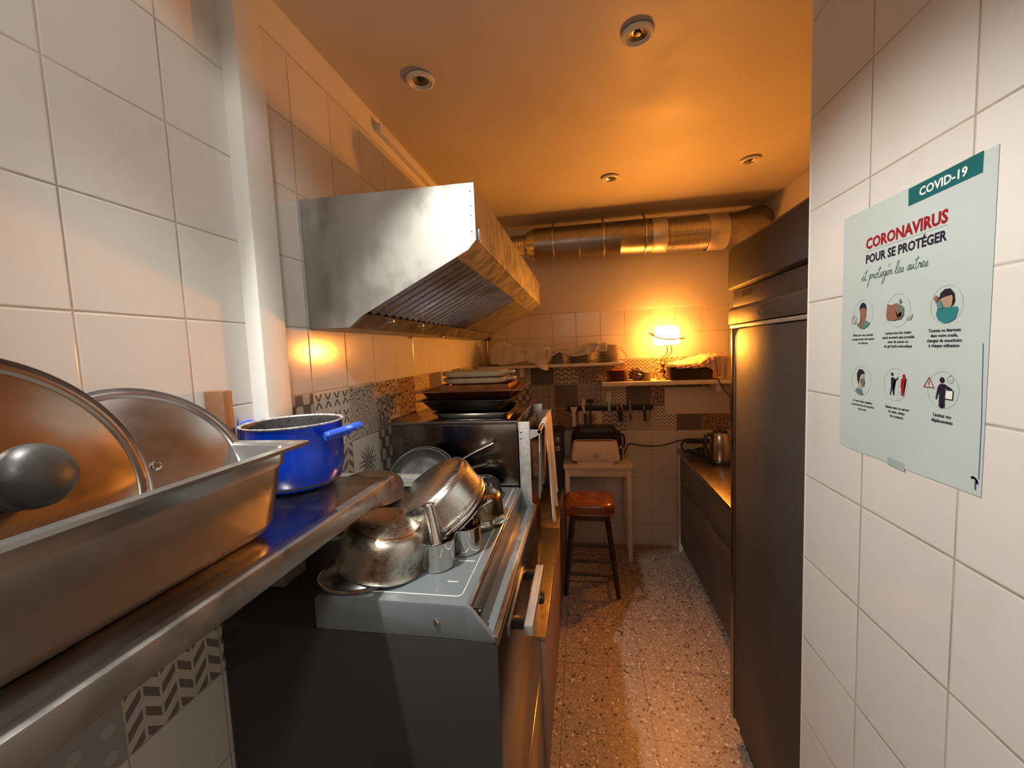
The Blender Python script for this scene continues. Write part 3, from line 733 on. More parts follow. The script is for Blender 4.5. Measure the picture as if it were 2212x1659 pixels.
# trays piled on the oven
def tray(name, label, cx, cy, z, wx, wy, h, fl, m, cat='tray', rot=0, flare=.02):
    t = thing(name, label, cat, (cx, cy, z))
    mb = MB(); a, b = wx / 2, wy / 2
    pr = [(-fl, .012, h), (-fl, .012, h + .002), (0, .02, h + .002), (flare, .03, .004), (flare + .008, .03, 0), (flare + .01, .03, .002), (flare + .002, .03, .005), (.002, .02, h), (-fl + .004, .012, h)]
    mb.loft([rrect(-a + d, a - d, -b + d, b - d, r, q, 5) for d, r, q in pr], False, False)
    mb.loft([rrect(-a + flare + .008, a - flare - .008, -b + flare + .008, b - flare - .008, .03, .0002, 5), rrect(-a + flare + .01, a - flare - .01, -b + flare + .01, b - flare - .01, .03, .002, 5)])
    mb.xform(Matrix.Translation((cx, cy, z)) @ Matrix.Rotation(radians(rot), 4, 'Z')); obj('tray_body', mb, m, t, 45)
    return t
tray('baking_tray', 'flat grey baking tray lying directly on the oven top', -.44, 1.70, OZ + .001, .30, .30, .022, .006, 'appliance', 'tray', 2, .008)
tray('roasting_pan', 'black deep roasting pan under the brown tray on the oven', -.47, 1.74, OZ + .026, .36, .34, .045, .02, 'tray_black', 'pan', -2, .03)
t = tray('baking_tray', 'wide reddish brown tray with broad flared rim, middle of the oven stack', -.465, 1.75, OZ + .075, .38, .36, .034, .035, 'tray_brown', 'tray', 3, .02)
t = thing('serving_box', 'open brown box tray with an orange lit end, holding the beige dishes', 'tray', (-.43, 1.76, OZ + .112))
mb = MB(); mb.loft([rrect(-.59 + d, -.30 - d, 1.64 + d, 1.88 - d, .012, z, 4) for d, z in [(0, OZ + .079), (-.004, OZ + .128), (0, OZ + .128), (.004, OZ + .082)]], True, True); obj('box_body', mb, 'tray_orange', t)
def dish(label, z, dx):
    mb = MB(); mb.loft([rrect(-.575 + d + dx, -.315 - d + dx, 1.65 + d, 1.87 - d, .05, z + q, 8) for d, q in [(.012, 0), (.002, .004), (0, .012), (.002, .020), (.012, .025), (.03, .026)]], True, True)
    t = thing('oven_dish', label, 'dish', (-.445 + dx, 1.76, z)); obj('dish_body', mb, 'beige', t, 50)
    for s in (-1, 1):
        obj('grip', MB().tube([(-.445 + dx + .125 * s, 1.72, z + .014), (-.445 + dx + .150 * s, 1.735, z + .015), (-.445 + dx + .150 * s, 1.785, z + .015), (-.445 + dx + .125 * s, 1.80, z + .014)], .010, 10, 4, (1, .8)), 'beige', t)
dish('beige baking dish, lower of the two on the oven stack', OZ + .130, 0)
dish('beige baking dish at the very top of the oven stack', OZ + .157, -.004)

# low steel-topped base along the left wall beyond the stove
t = thing('base_cabinet', 'low steel topped base unit running from the stove to the white table', 'cabinet', (-.48, 2.4, ZF))
mb = MB(); mb.box(XL + .004, -.166, Y1 + .003, 2.47, -1.118, -1.10, .002); obj('near_top', mb, 'base_steel', t)
mb = MB(); mb.box(XL + .004, -.178, 2.47, 3.19, -1.118, -1.10, .002); obj('far_top', mb, 'base_steel', t)
mb = MB(); mb.box(-.190, -.172, Y1 + .003, 3.19, ZF, -1.118, .001); obj('front_panel', mb, 'wood_pink', t)
mb = MB(); mb.box(XL + .004, -.19, Y1 + .003, Y1 + .02, ZF, -1.118); obj('end_panel', mb, 'wood_dark', t)
for y in (1.75, 1.95):
    mb = MB(); mb.box(-.238, -.224, y, y + .05, -1.099, -1.085, .002); obj('hinge', mb, 'blade', t)

# ------------------------------------------------------------------ extractor hood
HY0, HY1 = 1.16, 2.985
t = thing('extractor_hood', 'large brushed steel extractor hood on the left wall over the stove', 'hood', (-.55, 2.07, .089))
A = [(-.824, .478), (-.285, .472), (-.285, .317), (-.309, .290), (-.648, .122), (-.690, .090), (-.824, .090)]
for ya, yb in ((HY0, HY0 + .004), (HY1 - .004, HY1)):
    mb = MB(); mb.prism(A, 'y', ya, yb); obj('end_plate', mb, 'hood_steel', t)
mb = MB(); mb.prism([(-.824, .4775), (-.2855, .4715), (-.2855, .316), (-.289, .316), (-.289, .468), (-.824, .474)], 'y', HY0 + .004, HY1 - .004); obj('hood_shell', mb, 'hood_steel', t)
mb = MB(); mb.prism([(-.2855, .318), (-.352, .270), (-.354, .273), (-.289, .321)], 'y', HY0 + .004, HY1 - .004); obj('front_lip', mb, 'hood_steel', t)
mb = MB(); mb.prism([(-.824, .088), (-.688, .088), (-.638, .127), (-.640, .130), (-.690, .091), (-.824, .091)], 'y', HY0 + .004, HY1 - .004); obj('grease_trough', mb, 'hood_steel', t)
mb = MB(); mb.prism([(-.35, .276), (-.63, .137), (-.627, .131), (-.347, .270)], 'y', 2.22, HY1 - .004); obj('blank_panel', mb, 'hood_steel', t)
f = obj('filter_frame', MB().prism([(-.345, .290), (-.635, .146), (-.632, .140), (-.342, .284)], 'y', HY0 + .004, 2.22), 'black', t)
mb = MB(); N = 19
dx, dz = -.29, -.144; L = sqrt(dx * dx + dz * dz)
for k in range(N):
    y = HY0 + .03 + (2.20 - HY0 - .05) * k / (N - 1)
    for (oy, oz) in ((0, 0),):
        p0 = Vector((-.347, y, .279)); p1 = Vector((-.630, y, .138))
        nrm = Vector((.444, 0, -.896)) * .010; w = .0115
        rows = [[p + Vector((0, -w, 0)) - nrm * .1, p + Vector((0, -w * .6, 0)) + nrm, p + Vector((0, w * .6, 0)) + nrm, p + Vector((0, w, 0)) - nrm * .1] for p in (p0, p1)]
        mb.grid(rows, .0012)
obj('filter_baffles', mb, 'lid_steel', f)
for y in (1.33, 1.60):
    mb = MB(); mb.box(-.672, -.630, y, y + .022, .112, .122, .002, 2); mb.tube([(-.634, y + .003, .117), (-.640, y + .003, .098), (-.640, y + .019, .098), (-.634, y + .019, .117)], .0028, 8); obj('filter_clip', mb, 'bright', t)
mb = MB(); mb.box(-.72, -.69, 2.02, 2.05, .078, .089, .002); obj('drain_plug', mb, 'bright', t)
mb = MB(); mb.box(-.2852, -.279, 1.18, 1.215, .318, .352, .001); obj('corner_tab', mb, 'galvanised', t)
for z in (.34, .385, .41, .45):
    mb = MB(); mb.ball((-.296, HY0, z), .0028, 10, (1, .5, 1)); obj('rivet', mb, 'blade', t)
# round duct on top of the hood, running back to the far wall
t = thing('hood_duct', 'white round duct leaving the top of the extractor hood', 'duct', (-.63, 2.3, .48))
mb = MB(); mb.cyl((-.615, 1.86, .655), (-.615, 3.10, .655), .092, .092, 40); obj('duct_run', mb, 'white_paint', t)
mb = MB(); mb.cyl((-.615, 1.97, .478), (-.615, 1.97, .655), .08, .08, 36); obj('duct_collar', mb, 'galvanised', t)

# ------------------------------------------------------------------ ventilation duct across the far wall
DY, R = 3.28, .124
t = thing('ventilation_duct', 'round metal ventilation duct strapped under the ceiling across the far wall', 'duct', (.4, DY, .68))
cz = .808
obj('flexible_end', MB().lathe([(.088, -.52 + k * .01) if k % 2 else (.082, -.52 + k * .01) for k in range(13)] + [(.10, -.395), (.124, -.33)], (0, DY, cz), (1, 0, 0), 40), 'foil', t)
obj('rigid_section', MB().lathe([(R, -.335), (R, .0), (R * 1.012, .002), (R * 1.012, .006), (R, .008), (R, .30), (R * 1.01, .302), (R * 1.01, .306), (R, .308), (R, .535)], (0, DY, cz), (1, 0, 0), 56), 'duct_metal', t)
for a, b in ((.530, .635), (.915, 1.045)):
    obj('tape_band', MB().lathe([(R * 1.01, a), (R * 1.02, a + .003), (R * 1.005, (a + b) / 2), (R * 1.02, b - .003), (R * 1.01, b)], (0, DY, cz - (.012 if a > .6 else 0)), (1, 0, 0), 56), 'tape_foil', t)
pr = []
for k in range(49): pr.append((R * (.99 if k % 2 else .955), .633 + .285 * k / 48))
obj('flexible_section', MB().lathe(pr, (0, DY, cz - .004), (1, 0, 0), 56), 'foil', t)
obj('outlet_elbow', MB().tube([(1.04, DY, cz - .01), (1.14, DY, cz - .005), (1.22, DY + .02, cz + .02), (1.30, DY + .08, cz + .05)], R * .97, 40, 5), 'duct_metal', t)
for x in (-.192, .183, .484):
    mb = MB(); mb.tube([(x, DY + .06, ZC - .005), (x, DY, cz + R + .01)] + [(x, DY - (R + .005) * sin(q), cz + (R + .005) * cos(q)) for q in [pi * k / 14 for k in range(1, 15)]], .0075, 8, 0, (1, .45)); obj('strap', mb, 'bright_hazy', t)

# dark opening high on the far wall where the duct leaves
mb = MB(); mb.box(1.17, XR - .003, YF - .02, YF - .011, .80, .955); struct(obj('wall_back_opening', mb, 'black'))

# ------------------------------------------------------------------ recessed downlights
def downlight(x, y, label):
    t = thing('downlight', label, 'downlight', (x, y, ZC - .012), None)
    z = ZC - .004
    mb = MB(); mb.lathe([(.052, 0), (.050, -.008), (.042, -.011), (.038, -.008), (.037, -.004), (.034, -.009), (.031, -.006), (.030, -.002)], (x, y, z), (0, 0, 1), 48); obj('bezel', mb, 'white_paint', t)
    mb = MB(); mb.lathe([(.030, -.003), (.022, .0), (.018, .002), (0, .003)], (x, y, z), (0, 0, 1), 40); obj('reflector', mb, 'duct_metal', t)
    mb = MB(); mb.lathe([(0, -.004), (.010, -.003), (.013, .002), (0, .003)], (x, y, z), (0, 0, 1), 24); obj('bulb', mb, 'black', t)
downlight(-.552, 1.516, 'unlit ceiling downlight above the extractor hood, nearest the left wall')
downlight(.204, 1.463, 'unlit ceiling downlight, largest one near the top of the photo')
downlight(.194, 2.60, 'small unlit downlight at the far end of the ceiling, left of its pair')
downlight(.946, 2.56, 'small unlit downlight at the far end of the ceiling, beside the right partition')

# ------------------------------------------------------------------ far wall shelves
UZ, LZ = -.120, -.275
t = thing('wall_shelf', 'upper white wall shelf on the far wall carrying stacked plates', 'shelf', (-.25, 3.36, UZ - .022))
mb = MB(); mb.box(XL + .004, .318, 3.20, YF - .003, UZ - .022, UZ, .002); obj('shelf_board', mb, 'laminate', t)
mb = MB(); mb.box(-.50, -.47, 3.30, YF - .003, UZ - .10, UZ - .022, .002); obj('bracket', mb, 'white_paint', t)
t = thing('wall_shelf', 'lower white wall shelf on the far wall carrying the lit lamp', 'shelf', (.75, 3.36, LZ - .03))
mb = MB(); mb.box(.150, XR - .003, 3.235, YF - .003, LZ - .030, LZ, .002); obj('shelf_board', mb, 'laminate', t)
mb = MB(); mb.box(1.0, 1.03, 3.33, YF - .003, LZ - .10, LZ - .03, .002); obj('bracket', mb, 'white_paint', t)

ORD = ['bottom', 'second', 'third', 'fourth', 'fifth', 'sixth', 'seventh', 'eighth', 'ninth', 'tenth', 'eleventh', 'twelfth', 'thirteenth', 'fourteenth']
def plates(where, group, x, y, z, R, n, pitch, m, name='plate', shrink=0, cat='plate'):
    prev = None
    for k in range(n):
        lab = '%s from bottom %s' % (ORD[k] + ' ' + name.replace('_', ' '), where) if k else 'bottom %s %s' % (name.replace('_', ' '), where)
        if prev is None or shrink:
            r = R - shrink * k
            mb = MB(); shell(mb, [(0, 0), (r * .6, 0), (r * .66, .003), (r * .95, .0095), (r, .0100), (r, .0115)], (x, y, z + pitch * k), (0, 0, 1), .0022, 40)
            o = obj(name, mb, m, None, 40, (x, y, z + pitch * k)); tag(o, lab, cat, group); prev = o
        else:
            o = dup(prev, pitch, random.uniform(-.002, .002), 0, lab); prev = o
plates('in the leftmost stack on the upper shelf', 'plates in the left stack', -.70, 3.33, UZ, .075, 6, .0125, 'china')
plates('in the narrow stack beside the hanging cloth corner', 'plates in the narrow stack', -.195, 3.32, UZ, .056, 8, .0115, 'china')
plates('in the wide middle stack under the cloth', 'plates in the middle stack', -.02, 3.33, UZ, .100, 6, .0115, 'china')
plates('in the tapering stack at the upper shelf end', 'plates in the right stack', .205, 3.32, UZ, .115, 11, .0122, 'china', 'dinner_plate', .003)
plates('in the stack on the lower shelf', 'red plates on the lower shelf', .275, 3.37, LZ, .088, 7, .0125, 'china_red', 'red_plate')
plates('in the stack left of the lamp', 'glass plates beside the lamp', .493, 3.33, LZ, .040, 5, .0135, 'glass_plate', 'glass_plate')
# wire cover behind the tapering stack
mb = MB()
mb.tube([(.10, 3.43, UZ + .13), (.20, 3.44, UZ + .125), (.30, 3.43, UZ + .095), (.35, 3.42, UZ + .05), (.37, 3.40, UZ + .012)], .0022, 8, 6)
mb.tube([(.12, 3.38, UZ + .15), (.22, 3.39, UZ + .135), (.30, 3.38, UZ + .115), (.342, 3.36, UZ + .045), (.345, 3.33, UZ + .004)], .0022, 8, 6)
tag(obj('wire_rack', mb, 'brass'), 'thin wire plate guard behind the tapering stack of plates', 'rack')
# white cloth thrown over the plates
def cloth(name, label, cols, m, thick=.003, seed=1, waves=(9, .006)):
    """cols: list of (x, back height, top height, bottom height, y front) from left to right"""
    rnd = random.Random(seed); mb = MB(); rows = []
    P = []
    for i in range(len(cols) - 1):
        for k in range(6):
            q = k / 6; q = q * q * (3 - 2 * q); P.append([cols[i][j] * (1 - q) + cols[i + 1][j] * q for j in range(5)])
    P.append(list(cols[-1]))
    for i, (x, zb, zt, zl, yf) in enumerate(P):
        row = []; wv = waves[1] * sin(i * waves[0] * .11 + seed) + waves[1] * .5 * sin(i * .9 + 2 * seed)
        for k in range(7): s = k / 6; row.append((x, yf + .165 - .15 * s, zb + (zt - zb) * s + waves[1] * sin(i * .7 + k) * .6))
        for k in range(1, 5): a = pi / 2 * k / 4; row.append((x + wv * .3, yf + .015 - .02 * sin(a) + wv * .5, zt - .016 * (1 - cos(a))))
        for k in range(1, 9): s = k / 8; row.append((x + wv * s + .01 * sin(i * .35) * s, yf - .006 + wv * (1 + .6 * s) + .008 * sin(k * .8 + i * .5), zt - .016 + (zl - zt + .016) * s))
        rows.append(row)
    mb.grid(rows, thick); return tag(obj(name, mb, m, angle=80), label, 'cloth')
cloth('tea_towel', 'white cloth thrown over the plates on the upper shelf', [(-.72, -.03, .005, -.10, 3.22), (-.66, .0, .065, -.108, 3.20), (-.60, .02, .072, -.112, 3.195), (-.53, .0, .035, -.10, 3.19), (-.44, .0, .020, -.085, 3.19), (-.35, .005, .022, -.11, 3.185), (-.27, .0, .018, -.165, 3.18), (-.245, .0, .012, -.06, 3.19), (-.16, .0, .014, -.03, 3.20), (-.06, -.02, .0, -.065, 3.20), (.04, .02, .035, -.05, 3.19), (.12, .03, .038, -.03, 3.19), (.19, .03, .034, -.032, 3.20)], 'linen', seed=3)

# banker's lamp
LX, LY = .655, 3.37
t = thing('desk_lamp', "lit banker's lamp with glowing glass shade on the lower shelf", 'lamp', (LX - .03, LY, LZ))
bx = LX - .033
mb = MB(); mb.lathe([(0, .001), (.045, .001), (.047, .006), (.040, .012), (.024, .017), (.014, .024), (.011, .034), (.016, .044), (.021, .056), (.021, .066), (.015, .078), (.009, .086), (.012, .094), (.017, .100), (.014, .107), (.010, .112), (.027, .118), (.028, .122), (0, .124)], (bx, LY, LZ), (0, 0, 1), 40); obj('lamp_base', mb, 'brass', t, 50)
for s in (0, 1):
    o = .03 * s
    mb = MB(); mb.tube([(bx - .014 + o, LY, LZ + .12), (bx - .012 + o, LY, LZ + .155), (bx + .004 + o, LY, LZ + .176), (bx + .026 + o, LY, LZ + .195), (bx + .036 + o, LY, LZ + .222), (bx + .034 + o, LY, LZ + .25), (bx + .028 + o, LY, LZ + .268)], .0042, 10, 6); obj('lamp_arm', mb, 'brass', t)
mb = MB(); mb.box(bx + .008, bx + .074, LY - .012, LY + .012, LZ + .264, LZ + .272, .002); mb.tube([(bx + .042, LY, LZ + .27), (bx + .042, LY - .012, LZ + .30)], .0055, 10); obj('arm_bridge', mb, 'brass', t)
# glass shade: a trough of glass, open below
sh = []
W2 = .088
def shade_ring(x, sc): return [(x, LY + .062 * sc * cos(q) , LZ + .318 + .100 * sc * sin(q)) for q in [radians(-28 + 236 * k / 20) for k in range(21)]]
rows = [shade_ring(LX - W2, .62), shade_ring(LX - W2 + .006, .86), shade_ring(LX - W2 + .02, .98), shade_ring(LX - .03, 1), shade_ring(LX + .03, 1), shade_ring(LX + W2 - .02, .98), shade_ring(LX + W2 - .006, .86), shade_ring(LX + W2, .62)]
mb = MB(); mb.grid(rows, .003); sd = obj('lamp_shade', mb, 'lamp_glass', t, 80)
spot('lamp_bulb', (LX - .01, LY - .105, LZ + .335), (.0, 1.2, .05), 96, 172, 1.0, WARM, .05)
mb = MB(); mb.tube([(LX - W2 - .034, LY, LZ + .362), (LX - W2 - .02, LY - .04, LZ + .345), (LX - .05, LY - .085, LZ + .318), (LX + .03, LY - .085, LZ + .312), (LX + W2 + .01, LY - .07, LZ + .314), (LX + W2 + .026, LY - .05, LZ + .322), (LX + W2 + .004, LY, LZ + .350)], .0045, 10, 6); obj('shade_yoke', mb, 'brass', t)
mb = MB(); mb.ball((LX - W2 - .036, LY, LZ + .364), .008, 14); mb.cyl((LX - W2 - .034, LY, LZ + .362), (LX - W2 - .002, LY, LZ + .355), .006); obj('yoke_knob', mb, 'brass', t)

mb = MB(); mb.tube([(bx + .04, LY + .02, LZ + .006), (.80, 3.47, LZ + .006), (.93, 3.46, LZ + .006), (.965, 3.30, LZ + .006), (.985, 3.235, LZ + .004), (1.0, 3.225, LZ - .03), (1.06, 3.23, LZ - .12), (1.16, 3.26, LZ - .22)], .0035, 8, 6); obj('power_cord', mb, 'black', t)

# black roasting box, bag and orange-lit cloth on the lower shelf
t = thing('roasting_pan', 'black rectangular pan half covered by a cloth, right of the lamp', 'pan', (.81, 3.36, LZ))
mb = MB(); mb.loft([rrect(.660 - d, .960 + d, 3.275 - d, 3.44 + d, .012, z, 4) for d, z in [(-.004, LZ + .001), (0, LZ + .004), (.004, LZ + .098), (.008, LZ + .1), (.006, LZ + .102), (0, LZ + .1), (-.004, LZ + .008)]], True, True); obj('pan_body', mb, 'tray_black', t)
mb = MB(); mb.box(.86, .93, 3.262, 3.274, LZ + .075, LZ + .085, .003); obj('pan_handle', mb, 'dark_pan', t)
rnd = random.Random(4)
mb = MB(); bmesh.ops.create_icosphere(mb.bm, subdivisions=4, radius=1)
for v in mb.bm.verts:
    c = v.co; q = 1 + .16 * sin(7 * c.x + 3 * c.z) * sin(6 * c.y + 2) + .12 * sin(13 * c.z + 5 * c.x)
    v.co = Vector((.425 + .062 * c.x * q, 3.36 + .055 * c.y * q, max(LZ + .001, LZ + .048 + .052 * c.z * q)))
tag(obj('plastic_bag', mb, 'plastic_bag', angle=70), 'crumpled dark plastic bag between the red plates and the glass plates', 'bag')
cloth('tea_towel', 'orange tinted striped cloth draped over the black pan on the lower shelf', [(.665, -.155, -.146, -.172, 3.268), (.70, -.14, -.154, -.182, 3.258), (.76, -.13, -.152, -.184, 3.254), (.80, -.12, -.150, -.184, 3.255), (.86, -.10, -.150, -.182, 3.252), (.92, -.085, -.105, -.180, 3.250), (.965, -.08, -.098, -.205, 3.246), (.99, -.08, -.094, -.250, 3.246), (1.05, -.085, -.100, -.268, 3.248), (1.12, -.10, -.118, -.268, 3.25), (1.2, -.12, -.15, -.262, 3.26)], 'linen_red', seed=9, waves=(12, .007))

# ------------------------------------------------------------------ knife rack and tools on the far wall
KY = YF - .018
t = thing('knife_rack', 'black magnetic knife rack below the lower wall shelf', 'rack', (.22, KY, -.53))
mb = MB(); mb.box(-.135, .575, KY, YF - .003, -.532, -.488, .003); obj('rack_bar', mb, 'black', t)
def tool(name, label, cat, parts):
    xs = [p[1] for p in parts]
    t = None
    mb0 = parts[0]
    t = thing(name, label, cat, (mb0[3][0], KY - .01, mb0[3][1]))
    for nm, mb, m, _ in parts: obj(nm, mb, m, t)
y = KY - .006
def flat(poly, yy=None, th=.004):
    yy = y if yy is None else yy; return MB().prism(poly, 'y', yy - th, yy)
tool('spatula', 'wide pale spatula, first tool from the left on the knife rack', 'spatula', [('blade', flat([(-.108, -.495), (-.048, -.495), (-.062, -.545), (-.094, -.545)]), 'laminate', (-.08, -.66)), ('handle', flat([(-.092, -.545), (-.066, -.545), (-.062, -.66), (-.096, -.66)], None, .012), 'laminate', 0)])
tool('kitchen_knife', 'curved pale handled knife, second tool from the left on the rack', 'knife', [('blade', flat([(-.005, -.425), (.022, -.435), (.012, -.49), (.018, -.54), (.032, -.56), (.0, -.55), (-.012, -.49)]), 'laminate', (.0, -.56)), ('handle', flat([(.004, -.55), (.028, -.55), (.026, -.66), (.008, -.66)], None, .014), 'wood_dark', 0)])
tool('ladle', 'dark ladle with a short black head, third tool from the left on the rack', 'ladle', [('head', flat([(.03, -.435), (.086, -.435), (.086, -.46), (.03, -.46)], None, .02), 'black', (.06, -.64)), ('handle', flat([(.05, -.46), (.066, -.46), (.07, -.64), (.05, -.64)], None, .01), 'wood_dark', 0)])
tool('kitchen_knife', 'pale square bladed cleaver held above the rack, below the shelf', 'knife', [('blade', flat([(.190, -.372), (.232, -.372), (.232, -.458), (.190, -.458)]), 'paper', (.21, -.54)), ('handle', flat([(.202, -.458), (.222, -.458), (.222, -.535), (.204, -.535)], None, .014), 'galvanised', 0)])
tool('bottle_opener', 'bright silver bottle opener with a dark handle on the rack', 'opener', [('head', MB().tube([(.276, y - .01, -.47), (.284, y - .01, -.462), (.300, y - .01, -.474), (.312, y - .01, -.500), (.318, y - .01, -.530), (.296, y - .01, -.532), (.278, y - .01, -.520), (.278, y - .01, -.498), (.292, y - .01, -.502)], .006, 10, 5), 'bright', (.30, -.63)), ('handle', flat([(.283, -.530), (.322, -.530), (.322, -.625), (.29, -.625)], None, .016), 'black', 0)])
tool('kitchen_knife', 'slim grey knife with a pointed tip, right part of the rack', 'knife', [('blade', flat([(.378, -.44), (.386, -.455), (.392, -.56), (.376, -.56)]), 'blade', (.385, -.62)), ('handle', flat([(.374, -.555), (.394, -.555), (.392, -.62), (.376, -.62)], None, .014), 'wood_brown', 0)])
tool('kitchen_knife', 'black handled knife second from the right end of the rack', 'knife', [('blade', flat([(.486, -.49), (.500, -.49), (.502, -.53), (.488, -.53)]), 'blade', (.494, -.62)), ('handle', flat([(.488, -.525), (.506, -.525), (.510, -.62), (.492, -.62)], None, .014), 'black', 0)])
tool('tongs', 'slanting steel tongs at the right end of the rack', 'tongs', [('arm', MB().tube([(.565, y - .01, -.50), (.540, y - .01, -.56), (.500, y - .01, -.64)], .007, 8, 3, (1, .5)), 'blade', (.52, -.64)), ('arm', MB().tube([(.568, y - .018, -.50), (.546, y - .018, -.56), (.512, y - .018, -.645)], .006, 8, 3, (1, .5)), 'blade', 0)])
# pale sheet pinned on the printed tiles
mb = MB(); mb.box(.660, 1.155, YF - .006, YF - .003, -.570, -.352, .001); tag(obj('paper_sheet', mb, 'paper'), 'blank pale sheet fixed to the tiles under the lamp shelf', 'sheet')
# gas pipe in the far corner
t = thing('gas_pipe', 'thin dark pipe in the far left corner under the hood', 'pipe', (-.80, 3.42, -.12))
mb = MB(); mb.tube([(-.80, 3.46, -.118), (-.80, 3.46, .12), (-.80, 3.42, .16)], .012, 12, 4); obj('pipe_run', mb, 'duct_metal', t)
mb = MB(); mb.cyl((-.815, 3.44, .11), (-.76, 3.44, .11), .016); obj('valve', mb, 'black', t)

# ------------------------------------------------------------------ white table with toaster
TZ = -.915
t = thing('side_table', 'narrow white table against the far wall under the toaster', 'table', (.10, 3.35, ZF))
mb = MB(); mb.box(-.165, .362, 3.195, YF - .004, TZ - .03, TZ, .003); obj('table_top', mb, 'laminate', t)
mb = MB(); mb.box(-.13, .325, 3.215, 3.235, TZ - .095, TZ - .03, .002); obj('apron', mb, 'laminate', t)
for x, yy in ((-.155, 3.205), (.318, 3.205), (-.155, 3.46), (.318, 3.46)):
    mb = MB(); mb.box(x, x + .035, yy, yy + .035, ZF, TZ - .03, .003); obj('leg', mb, 'laminate', t)
# toaster
t = thing('toaster', 'cream long slot toaster on the white table', 'toaster', (.085, 3.27, TZ))
mb = MB(); mb.loft([rrect(-.105 + d, .275 - d, 3.205 + e, 3.335 - e, .03, TZ + z, 6) for d, e, z in [(.03, .012, .022), (.008, .003, .03), (0, 0, .045), (.004, .003, .07), (.018, .012, .165), (.024, .018, .178), (.034, .028, .183)]], True, True); b = obj('toaster_body', mb, 'cream_plastic', t)
mb = MB(); mb.loft([rrect(-.06, .23, 3.215, 3.325, .02, TZ + z, 4) for z in (.001, .024)], True, True); obj('toaster_base', mb, 'laminate', t)
mb = MB(); mb.box(-.055, .225, 3.240, 3.262, TZ + .176, TZ + .1845, .001); obj('bread_slot', mb, 'black', t)
mb = MB(); mb.lathe([(0, 0), (.021, 0), (.022, .008), (.019, .013), (0, .014)], (.087, 3.208, TZ + .078), (0, -1, .12), 28); obj('dial', mb, 'bright', t)
mb = MB()
for s in (-1, 1): mb.box(.087 + s * .034 - .006, .087 + s * .034 + .006, 3.2075, 3.2095, TZ + .076, TZ + .0795)
obj('dial_mark', mb, 'wood_brown', t)
mb = MB(); mb.box(.272, .292, 3.25, 3.29, TZ + .12, TZ + .14, .004); obj('lever', mb, 'bright', t)
# black grill behind it
t = thing('sandwich_grill', 'black sandwich grill standing behind the toaster', 'grill', (.09, 3.42, TZ))
mb = MB(); mb.loft([rrect(-.10 + d, .30 - d, 3.345 + d * .3, 3.495 - d * .3, .025, TZ + z, 5) for d, z in [(.0, .002), (0, .16), (.004, .215), (.04, .225), (.05, .268), (.06, .272)]], True, True); obj('grill_body', mb, 'black', t)
mb = MB(); mb.tube([(.298, 3.37, TZ + .10), (.318, 3.37, TZ + .12), (.318, 3.37, TZ + .19), (.298, 3.37, TZ + .21)], .008, 10, 4); obj('grill_handle', mb, 'black_gloss', t)
# compact black oven left of the table
t = thing('mini_oven', 'compact black oven with two round knobs, left of the toaster', 'oven', (-.38, 3.30, -1.10))
mb = MB(); mb.box(-.60, -.165, 3.205, YF - .01, -1.099, -.655, .006); obj('oven_case', mb, 'black', t)
mb = MB(); mb.box(-.59, -.27, 3.197, 3.206, -.96, -.68, .004); obj('oven_window', mb, 'black_gloss', t)
mb = MB(); mb.box(-.268, -.248, 3.185, 3.206, -.86, -.70, .004); obj('door_handle', mb, 'blade', t)
for z in (-.715, -.785):
    mb = MB(); mb.lathe([(0, 0), (.020, 0), (.021, .004), (.016, .006), (.015, .02), (0, .021)], (-.205, 3.205, z), (0, -1, 0), 28); obj('knob', mb, 'blade', t)
# power cable to the toaster, sockets and kettle on the right counter
CZ = -.852
mb = MB(); mb.tube([(.315, 3.36, TZ + .045), (.36, 3.42, TZ + .115), (.45, 3.47, TZ + .095), (.55, 3.48, TZ + .085), (.66, 3.47, TZ + .10), (.74, 3.44, TZ + .135), (.80, 3.42, TZ + .15)], .0055, 8, 6); tag(obj('power_cable', mb, 'black'), 'black power cable sagging along the tiles from toaster to counter', 'cable')
t = thing('power_strip', 'black multi socket strip with loops of cable on the right counter', 'power strip', (.86, 3.36, CZ))
mb = MB(); mb.box(.80, .985, 3.40, 3.45, CZ + .06, CZ + .095, .006); obj('socket_bar', mb, 'black', t)
mb = MB(); mb.tube([(.80, 3.42, CZ + .08), (.765, 3.40, CZ + .06), (.765, 3.36, CZ + .02), (.80, 3.30, CZ + .012), (.87, 3.27, CZ + .01), (.93, 3.27, CZ + .012), (.90, 3.33, CZ + .016), (.82, 3.34, CZ + .02), (.79, 3.32, CZ + .03), (.85, 3.28, CZ + .03), (.95, 3.30, CZ + .02)], .0075, 8, 6); obj('cord', mb, 'black', t)
mb = MB(); mb.lathe([(0, .0), (.07, .0), (.075, .012), (.055, .03), (.02, .045), (0, .046)], (.90, 3.33, CZ), (0, 0, 1), 24, fn=lambda th, h: 1 + .1 * sin(5 * th)); obj('cord_heap', mb, 'black', t, 60)
t = thing('kettle', 'black and steel electric kettle on the right counter beside the fridge', 'kettle', (.95, 3.10, CZ))
kx, ky = .952, 3.08
mb = MB(); mb.lathe([(0, 0), (.075, 0), (.078, .012), (.072, .024), (0, .025)], (kx, ky, CZ + .0005), (0, 0, 1), 40); obj('kettle_base', mb, 'black', t)
mb = MB(); mb.lathe([(0, .026), (.070, .026), (.072, .035), (.070, .12), (.062, .20), (.05, .215), (0, .218)], (kx, ky, CZ), (0, 0, 1), 40); obj('kettle_body', mb, 'counter_top', t)
mb = MB(); mb.tube([(kx - .062, ky - .01, CZ + .20), (kx - .085, ky - .015, CZ + .205), (kx - .105, ky - .02, CZ + .18), (kx - .105, ky - .02, CZ + .08), (kx - .09, ky - .015, CZ + .04), (kx - .07, ky - .01, CZ + .035)], .017, 12, 5, (1, .8)); obj('kettle_handle', mb, 'black', t)
